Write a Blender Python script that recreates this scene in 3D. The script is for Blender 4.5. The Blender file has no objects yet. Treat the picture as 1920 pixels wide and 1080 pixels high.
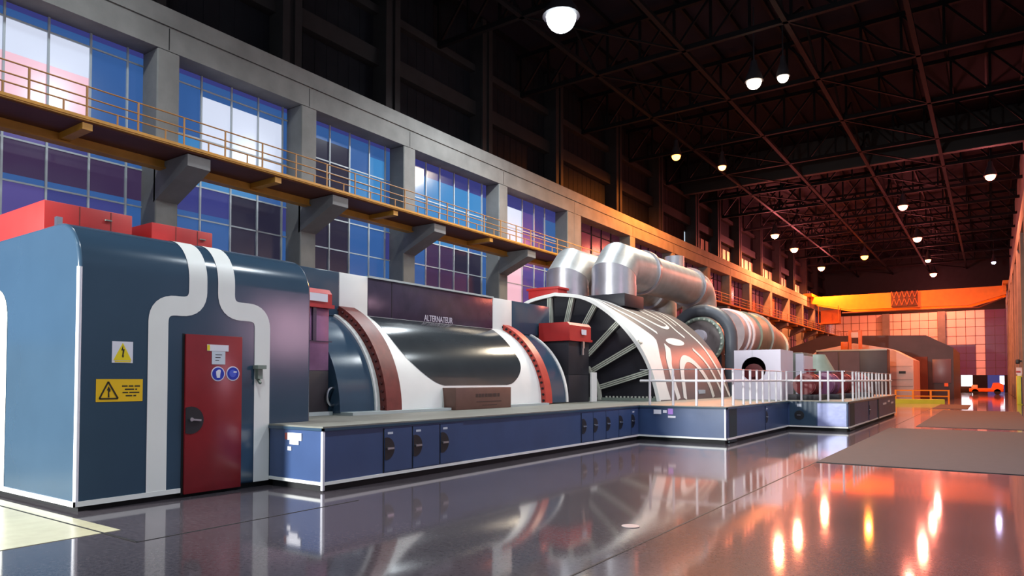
import bpy, bmesh, math, random
from mathutils import Vector, Matrix
random.seed(7)
PI = math.pi
S = bpy.context.scene
COL = S.collection

# ------------------------------------------------------------------ camera, world, exposure
cam = bpy.data.cameras.new('camera')
camo = bpy.data.objects.new('camera', cam)
COL.objects.link(camo)
camo.location = (0, 0, 1.4)
camo.rotation_euler = (math.radians(91.7), 0, math.radians(34.9))
cam.sensor_width = 36
cam.lens = 1290 / 1920 * 36
cam.shift_y = (675 - 540) / 1920
cam.clip_end = 400
S.camera = camo
S.view_settings.view_transform = 'Standard'
S.view_settings.look = 'None'
S.view_settings.exposure = 0.0
S.view_settings.gamma = 1.0
S.view_settings.use_curve_mapping = False
S.cycles.use_denoising = True
S.cycles.max_bounces = 6
S.cycles.sample_clamp_indirect = 4.0

world = bpy.data.worlds.new('world')
S.world = world
world.use_nodes = True
bg = world.node_tree.nodes['Background']
bg.inputs[0].default_value = (0.72, 0.86, 1.0, 1)      # soft fill; the unseen hall end behind the camera is left open for it
bg.inputs[1].default_value = 0.7


def lin(r, g, b):
    f = lambda c: c / 12.92 if c <= 0.04045 else ((c + 0.055) / 1.055) ** 2.4
    return (f(r / 255), f(g / 255), f(b / 255), 1)


# ------------------------------------------------------------------ materials
def M(name, rgb, rough=0.5, metal=0.0, var=0.12, scale=2.0, bump=0.0, bscale=30.0, emit=None, es=0.0, coat=0.0, rvar=0.0, stretch=(1, 1, 1)):
    m = bpy.data.materials.new(name)
    m.use_nodes = True
    nt = m.node_tree
    b = nt.nodes['Principled BSDF']
    c = lin(*rgb)
    b.inputs['Roughness'].default_value = rough
    b.inputs['Metallic'].default_value = metal
    b.inputs['Coat Weight'].default_value = coat
    b.inputs['Coat Roughness'].default_value = 0.12
    geo = nt.nodes.new('ShaderNodeNewGeometry')
    mp = nt.nodes.new('ShaderNodeMapping')
    mp.inputs['Scale'].default_value = stretch
    nt.links.new(geo.outputs['Position'], mp.inputs['Vector'])
    n = nt.nodes.new('ShaderNodeTexNoise')
    n.inputs['Scale'].default_value = scale
    n.inputs['Detail'].default_value = 5
    nt.links.new(mp.outputs[0], n.inputs['Vector'])
    r = nt.nodes.new('ShaderNodeValToRGB')
    r.color_ramp.elements[0].position = 0.3
    r.color_ramp.elements[1].position = 0.7
    r.color_ramp.elements[0].color = tuple(x * (1 - var) for x in c[:3]) + (1,)
    r.color_ramp.elements[1].color = tuple(min(1, x * (1 + var)) for x in c[:3]) + (1,)
    nt.links.new(n.outputs['Fac'], r.inputs[0])
    nt.links.new(r.outputs[0], b.inputs['Base Color'])
    if rvar:
        mr = nt.nodes.new('ShaderNodeMapRange')
        mr.inputs['To Min'].default_value = max(0.02, rough - rvar)
        mr.inputs['To Max'].default_value = rough + rvar
        nt.links.new(n.outputs['Fac'], mr.inputs['Value'])
        nt.links.new(mr.outputs[0], b.inputs['Roughness'])
    if bump:
        n2 = nt.nodes.new('ShaderNodeTexNoise')
        n2.inputs['Scale'].default_value = bscale
        n2.inputs['Detail'].default_value = 3
        nt.links.new(mp.outputs[0], n2.inputs['Vector'])
        bp = nt.nodes.new('ShaderNodeBump')
        bp.inputs['Strength'].default_value = bump
        bp.inputs['Distance'].default_value = 0.02
        nt.links.new(n2.outputs['Fac'], bp.inputs['Height'])
        nt.links.new(bp.outputs[0], b.inputs['Normal'])
    if emit:
        b.inputs['Emission Color'].default_value = lin(*emit)
        b.inputs['Emission Strength'].default_value = es
    return m


def pane(name, rgb, es=0.9):
    return M(name, tuple(int(c * 0.55) for c in rgb), rough=0.16, var=0.1, scale=0.8, emit=rgb, es=es, bump=0.05, bscale=2)


m_blue = M('blue_enclosure_paint', (53, 74, 94), 0.19, var=0.05, scale=1.2, bump=0.05, bscale=2.5, rvar=0.05)
m_base = M('blue_plinth_paint', (56, 76, 116), 0.34, var=0.1, scale=1.5, bump=0.08, bscale=4)
m_white = M('white_paint', (236, 236, 232), 0.42, var=0.03)
m_red = M('red_door_paint', (138, 32, 38), 0.28, var=0.14, scale=2.2, bump=0.04, bscale=6)
m_redbox = M('red_box_paint', (184, 44, 42), 0.45, var=0.12, scale=2)
m_flange = M('dark_red_flange_paint', (112, 46, 40), 0.5, var=0.2, scale=6)
m_flange2 = M('bright_red_flange_paint', (190, 62, 50), 0.45, var=0.12, scale=5)
m_black = M('black_plastic', (26, 26, 30), 0.45)
m_gloss = M('dark_violet_gloss_paint', (58, 46, 66), 0.24, var=0.2, scale=3, bump=0.1, bscale=6)
m_dcyl = M('dark_grey_gloss_paint', (52, 57, 61), 0.13, var=0.12, scale=1.2, bump=0.03, bscale=4)
m_panel = M('violet_reflection_panel', (150, 110, 150), 0.25, metal=0.5, var=0.2, scale=3, bump=0.15, bscale=7)  # pink reflection on the upper pedestal, put into the violet base colour
m_dark = M('dark_steel', (40, 36, 42), 0.55, var=0.15)
m_seam = M('dark_gap', (14, 14, 17), 0.7)
m_chrome = M('brushed_steel', (200, 200, 205), 0.3, metal=1, var=0.05)
m_brown = M('brown_plate', (104, 72, 62), 0.5, var=0.1, scale=4)
m_ink = M('dark_ink', (62, 44, 40), 0.6, var=0.02)
m_letter = M('grey_white_lettering', (215, 205, 220), 0.5, var=0.02)
m_yel = M('yellow_sign', (240, 212, 20), 0.5, var=0.03)
m_yel2 = M('amber_sign', (235, 186, 12), 0.5, var=0.03)
m_signwhite = M('sign_white', (228, 226, 236), 0.5, var=0.02)
m_signblack = M('sign_black', (36, 30, 16), 0.6, var=0.02)
m_signblue = M('sign_blue', (16, 48, 170), 0.45, var=0.03)
m_paper = M('pale_paper', (205, 212, 222), 0.6, var=0.03)
m_top = M('plinth_top_stone', (116, 116, 108), 0.55, var=0.12, scale=4)
m_nose = M('pale_nosing', (176, 186, 186), 0.4, var=0.05)
m_teal = M('dark_teal_post', (28, 50, 56), 0.5)
m_hood = M('taupe_hood_paint', (116, 106, 106), 0.36, var=0.06, scale=2)
m_hoodblack = M('black_end_plate', (30, 28, 38), 0.5, var=0.2)
m_rib = M('pale_rib_paint', (186, 190, 176), 0.5, var=0.08)
m_alu = M('aluminium_cladding', (196, 192, 198), 0.3, metal=0.75, var=0.1, scale=2.5, bump=0.12, bscale=6)
m_alud = M('dull_aluminium_cladding', (168, 168, 168), 0.42, metal=0.5, var=0.16, scale=2.5, bump=0.1, bscale=5)
m_clad = M('grey_lilac_insulation', (164, 158, 168), 0.5, metal=0.2, var=0.12, scale=2)
m_green = M('grey_green_paint', (126, 138, 128), 0.45, var=0.1, scale=3)
m_pipe = M('dark_grey_pipe_paint', (78, 80, 88), 0.45, var=0.1)
m_pump = M('dark_red_machine_paint', (118, 36, 40), 0.45, var=0.15, scale=4)
m_pump2 = M('mauve_machine_paint', (120, 70, 104), 0.45, var=0.1)
m_lilac = M('pale_lilac_sheet', (222, 214, 228), 0.45, var=0.03)
m_rail = M('white_rail_paint', (222, 218, 222), 0.4, var=0.03)
m_conc = M('concrete', (124, 123, 120), 0.85, var=0.16, scale=1.3, bump=0.15, bscale=14)
m_concd = M('concrete_corbel', (122, 120, 120), 0.85, var=0.12, scale=2, bump=0.1)
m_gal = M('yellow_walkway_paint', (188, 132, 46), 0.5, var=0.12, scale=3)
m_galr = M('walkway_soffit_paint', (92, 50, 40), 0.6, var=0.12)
m_galrail = M('ochre_rail_paint', (176, 124, 70), 0.5, var=0.08)
m_mull = M('pale_mullion_paint', (178, 186, 192), 0.45, var=0.08)
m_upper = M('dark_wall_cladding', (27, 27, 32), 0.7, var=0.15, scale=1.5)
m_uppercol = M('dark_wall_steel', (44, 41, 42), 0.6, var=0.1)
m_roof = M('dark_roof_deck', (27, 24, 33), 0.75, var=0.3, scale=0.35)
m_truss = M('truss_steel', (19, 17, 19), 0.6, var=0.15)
m_crane = M('crane_orange_yellow_paint', (236, 148, 22), 0.45, var=0.08, scale=2)
m_cranel = M('crane_lattice_paint', (190, 100, 40), 0.5, var=0.3, scale=5)
m_pale = M('pale_translucent_panel', (232, 206, 196), 0.6, var=0.05, scale=1)
m_palebld = M('pale_enclosure_sheet', (226, 196, 190), 0.5, var=0.06)
m_mat = M('dark_rubber_mat', (52, 50, 51), 0.8, var=0.1, scale=6, bump=0.2, bscale=60)
m_cream = M('cream_floor_paint', (188, 182, 152), 0.25, var=0.06, scale=6)
m_orange = M('orange_machine_paint', (226, 110, 30), 0.45, var=0.12, scale=3)
m_lime = M('lime_paint', (196, 206, 60), 0.5, var=0.08)
m_tyre = M('black_tyre', (24, 22, 24), 0.8)
m_greycab = M('slate_cabinet_paint', (96, 90, 108), 0.3, var=0.12, scale=1.2, bump=0.1, bscale=3)
m_hall = M('dark_slate_hood_paint', (54, 46, 58), 0.45, var=0.25, scale=0.8)
m_disc = M('pale_floor_disc', (190, 180, 180), 0.35, var=0.05)

p_white = pane('pane_white', (206, 214, 234), 0.95)
p_pink = pane('pane_pink_reflection', (232, 186, 202), 0.95)  # orange light reflected in the glass, painted as a pale pink pane row
p_blue = pane('pane_blue', (50, 88, 146))
p_sky = pane('pane_sky_blue', (58, 122, 178))
p_indigo = pane('pane_indigo', (58, 62, 128), 0.8)
p_viol = pane('pane_violet_blue', (82, 72, 140), 0.8)
p_dpurp = pane('pane_dark_purple', (66, 50, 84), 0.7)
p_char = pane('pane_charcoal', (44, 42, 62), 0.7)
p_rose = pane('pane_dark_rose', (112, 46, 60), 0.7)
p_rose2 = pane('pane_wine', (66, 30, 44), 0.7)
p_day = pane('pane_daylight', (250, 246, 255), 3.0)
p_side = pane('pane_side_fill', (196, 214, 236), 0.35)  # unseen near panes of the right wall, glow added as side light
p_dusksky = pane('pane_dusk_sky', (86, 58, 104), 0.9)
p_pinkglow = pane('pane_added_pink', (240, 190, 214), 15.0)  # glow added for a pink reflection on the blue enclosure

for _m in (m_roof, m_truss, m_upper, m_uppercol):      # matt steel with low specular
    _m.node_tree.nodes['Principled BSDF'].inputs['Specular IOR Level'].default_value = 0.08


def emis(name, rgb, es):
    m = bpy.data.materials.new(name)
    m.use_nodes = True
    b = m.node_tree.nodes['Principled BSDF']
    b.inputs['Base Color'].default_value = (0.8, 0.8, 0.8, 1)
    b.inputs['Emission Color'].default_value = rgb + (1,)
    b.inputs['Emission Strength'].default_value = es
    return m


# polished terrazzo floor: speckle in the stone, a clear polish over it
def floor_mat():
    m = bpy.data.materials.new('polished_terrazzo')
    m.use_nodes = True
    nt = m.node_tree
    b = nt.nodes['Principled BSDF']
    geo = nt.nodes.new('ShaderNodeNewGeometry')
    n = nt.nodes.new('ShaderNodeTexNoise')
    n.inputs['Scale'].default_value = 26
    n.inputs['Detail'].default_value = 8
    n.inputs['Roughness'].default_value = 0.75
    nt.links.new(geo.outputs['Position'], n.inputs['Vector'])
    r = nt.nodes.new('ShaderNodeValToRGB')
    r.color_ramp.elements[0].position = 0.35
    r.color_ramp.elements[1].position = 0.72
    r.color_ramp.elements[0].color = lin(66, 60, 66)
    r.color_ramp.elements[1].color = lin(104, 96, 102)
    nt.links.new(n.outputs['Fac'], r.inputs[0])
    n3 = nt.nodes.new('ShaderNodeTexNoise')
    n3.inputs['Scale'].default_value = 0.6
    n3.inputs['Detail'].default_value = 4
    nt.links.new(geo.outputs['Position'], n3.inputs['Vector'])
    mx = nt.nodes.new('ShaderNodeMix')
    mx.data_type = 'RGBA'
    mx.blend_type = 'MULTIPLY'
    mx.inputs['Factor'].default_value = 0.45
    nt.links.new(r.outputs[0], mx.inputs['A'])
    nt.links.new(n3.outputs['Fac'], mx.inputs['B'])
    nt.links.new(mx.outputs['Result'], b.inputs['Base Color'])
    mr = nt.nodes.new('ShaderNodeMapRange')
    mr.inputs['To Min'].default_value = 0.04
    mr.inputs['To Max'].default_value = 0.09
    nt.links.new(n3.outputs['Fac'], mr.inputs['Value'])
    nt.links.new(mr.outputs[0], b.inputs['Roughness'])
    b.inputs['IOR'].default_value = 1.48
    b.inputs['Coat Weight'].default_value = 0.22
    b.inputs['Coat Roughness'].default_value = 0.32
    bp = nt.nodes.new('ShaderNodeBump')
    bp.inputs['Strength'].default_value = 0.012
    bp.inputs['Distance'].default_value = 0.01
    n4 = nt.nodes.new('ShaderNodeTexNoise')
    n4.inputs['Scale'].default_value = 9
    nt.links.new(geo.outputs['Position'], n4.inputs['Vector'])
    nt.links.new(n4.outputs['Fac'], bp.inputs['Height'])
    nt.links.new(bp.outputs[0], b.inputs['Normal'])
    return m


m_floor = floor_mat()

# ------------------------------------------------------------------ object helpers
ORG = {}


def thing(name, label, cat, loc=(0, 0, 0), group=None):
    o = bpy.data.objects.new(name, None)
    o.empty_display_size = 0.2
    COL.objects.link(o)
    o.location = loc
    o['label'] = label
    o['category'] = cat
    if group:
        o['group'] = group
    ORG[o.name] = Vector(loc)
    return o


def obj(name, bm, mats, parent=None, origin=None, smooth=38, kind=None):
    if not isinstance(mats, (list, tuple)):
        mats = [mats]
    bmesh.ops.recalc_face_normals(bm, faces=bm.faces[:])
    if parent is not None:
        org = ORG[parent.name]
    elif origin is not None:
        org = Vector(origin)
    else:
        xs = [v.co.x for v in bm.verts]; ys = [v.co.y for v in bm.verts]; zs = [v.co.z for v in bm.verts]
        org = Vector(((min(xs) + max(xs)) / 2, (min(ys) + max(ys)) / 2, min(zs)))
    bmesh.ops.translate(bm, vec=-org, verts=bm.verts[:])
    me = bpy.data.meshes.new(name)
    bm.to_mesh(me)
    bm.free()
    for m in mats:
        me.materials.append(m)
    if smooth:
        me.shade_smooth()
        me.set_sharp_from_angle(angle=math.radians(smooth))
    o = bpy.data.objects.new(name, me)
    COL.objects.link(o)
    if parent is not None:
        o.parent = parent
    else:
        o.location = org
    ORG[o.name] = org
    if kind:
        o['kind'] = kind
    return o


def tag(o, label, cat, group=None):
    o['label'] = label
    o['category'] = cat
    if group:
        o['group'] = group
    return o


def struct(name, bm, mats, parent=None, smooth=38):
    o = obj(name, bm, mats, parent, smooth=smooth)
    if parent is None:
        o['kind'] = 'structure'
    return o


def B():
    return bmesh.new()


def box(bm, x0, x1, y0, y1, z0, z1, bev=0, mi=0, seg=2):
    if x0 > x1: x0, x1 = x1, x0
    if y0 > y1: y0, y1 = y1, y0
    if z0 > z1: z0, z1 = z1, z0
    V = [bm.verts.new((x, y, z)) for x in (x0, x1) for y in (y0, y1) for z in (z0, z1)]
    F = [(0, 1, 3, 2), (4, 6, 7, 5), (0, 4, 5, 1), (2, 3, 7, 6), (0, 2, 6, 4), (1, 5, 7, 3)]
    fs = [bm.faces.new([V[i] for i in f]) for f in F]
    for f in fs:
        f.material_index = mi
    if bev:
        es = list({e for f in fs for e in f.edges})
        r = bmesh.ops.bevel(bm, geom=es, offset=bev, segments=seg, affect='EDGES', profile=0.5)
        for f in r['faces']:
            f.material_index = mi
    return bm


def beam(bm, a, b, w, h=None, mi=0):
    """a bar of section w x h from a to b"""
    h = h or w
    a, b = Vector(a), Vector(b)
    d = (b - a).normalized()
    up = Vector((0, 0, 1)) if abs(d.z) < 0.95 else Vector((1, 0, 0))
    s = d.cross(up).normalized()
    u = s.cross(d).normalized()
    V = []
    for p in (a, b):
        for i, j in ((-1, -1), (1, -1), (1, 1), (-1, 1)):
            V.append(bm.verts.new(p + s * (i * w / 2) + u * (j * h / 2)))
    for f in ((0, 1, 2, 3), (7, 6, 5, 4), (0, 4, 5, 1), (1, 5, 6, 2), (2, 6, 7, 3), (3, 7, 4, 0)):
        bm.faces.new([V[i] for i in f]).material_index = mi
    return bm


def tube(bm, pts, r, n=20, cap=True, mi=0, radii=None, keep=None):
    pts = [Vector(p) for p in pts]
    rings = []
    prev = None
    for i, p in enumerate(pts):
        if i == 0: d = pts[1] - pts[0]
        elif i == len(pts) - 1: d = pts[-1] - pts[-2]
        else: d = (pts[i + 1] - p).normalized() + (p - pts[i - 1]).normalized()
        d.normalize()
        if prev is None:
            up = Vector((0, 0, 1)) if abs(d.z) < 0.9 else Vector((1, 0, 0))
            s = d.cross(up).normalized()
        else:
            s = (prev - d * prev.dot(d)).normalized()
        prev = s
        u = d.cross(s)
        k = 1.0
        if 0 < i < len(pts) - 1:
            c = (pts[i + 1] - p).normalized().dot((p - pts[i - 1]).normalized())
            k = 1 / max(0.5, math.sqrt((1 + c) / 2))
            side = ((pts[i + 1] - p).normalized() - (p - pts[i - 1]).normalized())
            if side.length > 1e-6: side.normalize()
        rr = radii[i] if radii else r
        ring = []
        for j in range(n):
            a = 2 * PI * j / n
            o = s * math.cos(a) * rr + u * math.sin(a) * rr
            if k > 1.0001:
                o += side * (o.dot(side) * (k - 1))
            ring.append(bm.verts.new(p + o))
        rings.append(ring)
    if keep:
        for i, ring in enumerate(rings):
            if not keep[0] <= i <= keep[1]:
                for v in ring: bm.verts.remove(v)
        rings = rings[keep[0]:keep[1] + 1]
    for a, b in zip(rings, rings[1:]):
        for j in range(n):
            bm.faces.new((a[j], a[(j + 1) % n], b[(j + 1) % n], b[j])).material_index = mi
    if cap:
        bm.faces.new(rings[0][::-1]).material_index = mi
        bm.faces.new(rings[-1]).material_index = mi
    return bm


def prism(bm, poly, axis, a0, a1, mi=0):
    """extrude a 2D polygon along an axis: axis 'y' takes (x, z), 'x' takes (y, z), 'z' takes (x, y)"""
    def P(p, a):
        return {'y': (p[0], a, p[1]), 'x': (a, p[0], p[1]), 'z': (p[0], p[1], a)}[axis]
    A = [bm.verts.new(P(p, a0)) for p in poly]
    Bv = [bm.verts.new(P(p, a1)) for p in poly]
    n = len(poly)
    bm.faces.new(A).material_index = mi
    bm.faces.new(Bv[::-1]).material_index = mi
    for i in range(n):
        bm.faces.new((A[i], A[(i + 1) % n], Bv[(i + 1) % n], Bv[i])).material_index = mi
    return bm


def shell(bm, prof, y0, y1, c, t0, t1, n=40, mi=0, thick=None):
    """part of a round casing about an axis along y: radius prof, angles t0..t1 in degrees"""
    xc, zc = c
    r0, r1 = prof
    inner = []
    outer = []
    for i in range(n + 1):
        a = math.radians(t0 + (t1 - t0) * i / n)
        outer.append((xc + r1 * math.cos(a), zc + r1 * math.sin(a)))
        inner.append((xc + r0 * math.cos(a), zc + r0 * math.sin(a)))
    vo0 = [bm.verts.new((x, y0, z)) for x, z in outer]; vo1 = [bm.verts.new((x, y1, z)) for x, z in outer]
    vi0 = [bm.verts.new((x, y0, z)) for x, z in inner]; vi1 = [bm.verts.new((x, y1, z)) for x, z in inner]
    for i in range(n):
        for q in ((vo0[i], vo0[i + 1], vo1[i + 1], vo1[i]), (vi0[i], vi1[i], vi1[i + 1], vi0[i + 1]),
                  (vo0[i], vi0[i], vi0[i + 1], vo0[i + 1]), (vo1[i], vo1[i + 1], vi1[i + 1], vi1[i])):
            bm.faces.new(q).material_index = mi
    for i in (0, n):
        bm.faces.new((vo0[i], vo1[i], vi1[i], vi0[i])).material_index = mi
    return bm


def disc_x(bm, x0, x1, y, z, r, n=24, clip=None, mi=0):
    """a round plate facing +x; clip cuts it off left of y = clip"""
    P = []
    for j in range(n):
        a = 2 * PI * j / n
        yy, zz = y + r * math.cos(a), z + r * math.sin(a)
        if clip is not None: yy = max(yy, clip)
        P.append((yy, zz))
    Q = []
    for p in P:
        if not Q or (abs(p[0] - Q[-1][0]) + abs(p[1] - Q[-1][1])) > 1e-5: Q.append(p)
    return prism(bm, Q, 'x', x0, x1, mi)


def rounded(path, r, n=8):
    """2D polyline with its corners rounded"""
    P = [Vector(p) for p in path]
    out = [P[0]]
    for i in range(1, len(P) - 1):
        a, b, c = P[i - 1], P[i], P[i + 1]
        da, dc = (a - b).normalized(), (c - b).normalized()
        ang = da.angle(dc)
        t = min(r / math.tan(ang / 2), (a - b).length * 0.49, (c - b).length * 0.49)
        p0, p1 = b + da * t, b + dc * t
        for k in range(n + 1):
            u = k / n
            out.append(p0 * (1 - u) ** 2 + b * 2 * u * (1 - u) * 1.0 + p1 * u * u)
    out.append(P[-1])
    return out


def dense(path, step):
    out = [Vector(path[0])]
    for a, b in zip(path, path[1:]):
        a, b = Vector(a), Vector(b)
        k = max(1, int((b - a).length / step))
        for i in range(1, k + 1):
            out.append(a + (b - a) * i / k)
    return out


def catmull(P, n=8):
    P = [Vector(p) for p in P]
    Q = [2 * P[0] - P[1]] + P + [2 * P[-1] - P[-2]]
    out = []
    for i in range(1, len(Q) - 2):
        a, b, c, d = Q[i - 1], Q[i], Q[i + 1], Q[i + 2]
        for k in range(n):
            t = k / n
            out.append(0.5 * ((2 * b) + (c - a) * t + (2 * a - 5 * b + 4 * c - d) * t * t + (3 * b - a - 3 * c + d) * t ** 3))
    out.append(P[-1])
    return out


def ribbon(bm, path, w, mapper, mi=0, across=4):
    """painted band of width w along a 2D path laid on a surface given by mapper(u, v, lift)"""
    P = [Vector(p) for p in path]
    rows = []
    for i, p in enumerate(P):
        d = (P[min(i + 1, len(P) - 1)] - P[max(i - 1, 0)])
        d.normalize()
        nrm = Vector((-d.y, d.x))
        ww = w[i] if isinstance(w, list) else w
        rows.append([bm.verts.new(mapper(*(p + nrm * (ww * (k / across - 0.5))))) for k in range(across + 1)])
    for a, b in zip(rows, rows[1:]):
        for k in range(across):
            bm.faces.new((a[k], a[k + 1], b[k + 1], b[k])).material_index = mi
    return bm


def band(bm, A, Bp, mapper, mi=0, across=4, n=6):
    """painted area between two 2D edge lines"""
    A, Bp = catmull(A, n), catmull(Bp, n)
    m = min(len(A), len(Bp))
    def res(P, m):
        L = [0]
        for a, b in zip(P, P[1:]): L.append(L[-1] + (b - a).length)
        out = []
        for i in range(m):
            s = L[-1] * i / (m - 1)
            j = 0
            while j < len(L) - 2 and L[j + 1] < s: j += 1
            u = 0 if L[j + 1] == L[j] else (s - L[j]) / (L[j + 1] - L[j])
            out.append(P[j].lerp(P[j + 1], u))
        return out
    m = 40
    A, Bp = res(A, m), res(Bp, m)
    rows = [[bm.verts.new(mapper(*a.lerp(b, k / across))) for k in range(across + 1)] for a, b in zip(A, Bp)]
    for a, b in zip(rows, rows[1:]):
        for k in range(across):
            bm.faces.new((a[k], a[k + 1], b[k + 1], b[k])).material_index = mi
    return bm


def ngon(bm, pts, mapper, mi=0):
    bm.faces.new([bm.verts.new(mapper(*p)) for p in pts]).material_index = mi
    return bm


def text(name, body, mat, size, loc, parent, rot, extr=0.004, sx=1.0):
    cu = bpy.data.curves.new(name, 'FONT')
    cu.body = body
    cu.size = size
    cu.extrude = extr
    cu.align_x = 'CENTER'
    cu.align_y = 'CENTER'
    cu.materials.append(mat)
    src = bpy.data.objects.new(name + '_curve', cu)
    me = bpy.data.meshes.new_from_object(src)
    bpy.data.objects.remove(src)
    me.name = name
    o = bpy.data.objects.new(name, me)
    COL.objects.link(o)
    o.parent = parent
    o.location = Vector(loc) - ORG[parent.name]
    o.rotation_euler = rot
    o.scale = (sx, 1, 1)
    return o


FACE_X = (PI / 2, 0, PI / 2)     # text that faces +x
FACE_NY = (PI / 2, 0, 0)         # text that faces -y

# ------------------------------------------------------------------ hall lamps (built early: they light the place)
CW = (0.86, 0.95, 1.0)
WW = (1.0, 0.84, 0.62)
AM = (1.0, 0.26, 0.035)
OR = (1.0, 0.23, 0.10)
OG = (1.0, 0.25, 0.06)
VI = (0.62, 0.60, 1.0)


def lamp(x, y, z, col, watt, r, label, es=30, roof=17.25, spot=None):
    t = thing('high_bay_lamp', label, 'lamp', (x, y, z), 'high bay lamps under the roof')
    bm = B()
    tube(bm, [(x, y, z + 0.02), (x, y, z + 0.25), (x, y, z + 0.6), (x, y, z + 0.9)], r, n=20, radii=[r * 1.25, r * 1.1, r * 0.6, r * 0.4])
    obj('reflector', bm, m_dark, t)
    bm = B()
    tube(bm, [(x, y, z + 0.85), (x, y, roof)], 0.03, n=8)
    obj('hanger', bm, m_dark, t)
    bm = B()
    bmesh.ops.create_uvsphere(bm, u_segments=20, v_segments=12, radius=r)
    bmesh.ops.translate(bm, vec=(x, y, z), verts=bm.verts[:])
    obj('lens', bm, emis('lamp_glow', col, es), t)
    L = bpy.data.lights.new('bulb', 'SPOT' if spot else 'POINT')
    L.energy = watt
    L.color = col
    L.shadow_soft_size = 0.25
    if spot:
        L.spot_size = math.radians(spot)
        L.spot_blend = 0.6
    lo = bpy.data.objects.new('bulb', L)
    COL.objects.link(lo)
    lo.parent = t
    lo.location = (0, 0, -r - 0.3)
    if col in (OR, OG) and y > 48:           # added red uplight that tints the far roof
        L = bpy.data.lights.new('roof_uplight', 'POINT')
        L.energy = watt * 0.1
        L.color = (1.0, 0.2, 0.22)
        L.shadow_soft_size = 0.3
        lo = bpy.data.objects.new('roof_uplight', L)
        COL.objects.link(lo)
        lo.parent = t
        lo.location = (0, 0, -r - 0.5)
    return t


LAMPS = [
    (-12.05, 20.25, 14.0, CW, 3400, 0.52, 'large cool white lamp high above the striped hood, brightest of all', 20, 165),
    (-8.04, 29.4, 14.0, WW, 4000, 0.30, 'larger of the two warm white lamps hanging side by side', 16, 165),
    (-6.92, 29.62, 14.0, WW, 2500, 0.22, 'smaller of the two warm white lamps hanging side by side', 16, 165),
    (-14.36, 36.72, 14.0, AM, 6000, 0.24, 'amber lamp close to the dark upper wall beside the lit orange wall post', 16, 180),
    (-12.86, 40.12, 14.0, OG, 3500, 0.22, 'red-orange lamp just beyond the amber one, under the dark roof girder', 14, None),
    (-5.09, 56.79, 14.0, OR, 3600, 0.30, 'red-orange lamp in the lit roof bay, nearer of the two above the second machine', 14, None),
    (0.12, 51.38, 14.0, OR, 4800, 0.28, 'red-orange lamp nearest the orange side wall', 14, None),
    (-5.23, 70.38, 14.0, OR, 7000, 0.34, 'red-orange lamp in the middle, second of the two above the second machine', 14, None),
    (-15.25, 61.75, 14.0, OG, 9500, 0.32, 'first and nearest of three orange lamps along the clerestory windows', 14, None),
    (-15.37, 69.36, 14.0, OG, 9500, 0.34, 'second of three orange lamps along the clerestory windows', 14, None),
    (-15.46, 82.64, 14.0, OG, 9500, 0.36, 'third and farthest of three orange lamps along the clerestory windows', 14, None),
    (-10.44, 77.66, 14.0, AM, 4500, 0.34, 'amber yellow lamp alone in the far middle of the roof', 14, None),
    (-5.31, 83.89, 14.0, OR, 4000, 0.26, 'smallest red lamp, hung between two orange lamps above the crane bridge', 25, None),
    (-5.49, 95.0, 14.0, OR, 6000, 0.36, 'farthest orange lamp, just over the crane bridge at the end wall', 14, None),
    (0.34, 89.42, 14.0, VI, 500, 0.20, 'small violet white lamp far off near the side wall', 30, None),
]
for x, y, z, c, w, r, lab, es, sp in LAMPS:
    lamp(x, y, z, c, w, r, lab, es, spot=sp or 176)
# unseen cool lamps added over and behind the camera to light the near machines
for x, y, w in ((-2.6, 3.0, 2300), (-2.6, 12.5, 2300), (-2.6, 22.0, 2300), (-8.5, -7.5, 1000), (-12.5, 5.0, 1100)):
    lamp(x, y, 14.0, CW, w, 0.4, 'unseen cool white lamp added over the near end of the hall', 40, spot=165)

# unseen floodlight added to brighten the near ends of the machines
fl_t = thing('fill_flood', 'unseen white fill floodlight added behind the camera, aimed along the machines', 'lamp', (-9.6, -7.0, 3.6))
bm = B(); tube(bm, [(-9.6, -7.0, 0), (-9.6, -7.0, 3.5)], 0.06, n=12); obj('post', bm, m_dark, fl_t)
bm = B(); box(bm, -9.95, -9.25, -7.3, -7.02, 3.35, 3.85, bev=0.03); obj('head', bm, m_dark, fl_t)
L = bpy.data.lights.new('bulb', 'SPOT'); L.energy = 17000; L.color = (0.97, 1.0, 0.98); L.shadow_soft_size = 0.4; L.spot_size = math.radians(50); L.spot_blend = 0.7
lo = bpy.data.objects.new('bulb', L); COL.objects.link(lo); lo.parent = fl_t; lo.location = (0, 0.2, 0)
lo.rotation_euler = Vector((0.9, 10.5, -1.4)).to_track_quat('-Z', 'Y').to_euler()

# ------------------------------------------------------------------ room shell
Y0, Y1 = -14.0, 100.0
bm = B(); box(bm, -19.2, 12.0, Y0, Y1 + 0.3, -0.2, 0)
struct('floor', bm, m_floor)
bm = B(); box(bm, -2.506, -2.488, Y0, 58, 0.0003, 0.0022)
struct('trim_1', bm, m_seam)
bm = B(); box(bm, -16.9, -6.71, Y0, 3.22, 0.0005, 0.004)
struct('floor_marking', bm, m_cream)
bm = B()
box(bm, -12.5, -6.1, 3.05, 3.07, 0.004, 0.006); box(bm, -6.1, -6.085, 3.05, 5.6, 0.0005, 0.003)
struct('trim_2', bm, m_seam)

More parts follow.
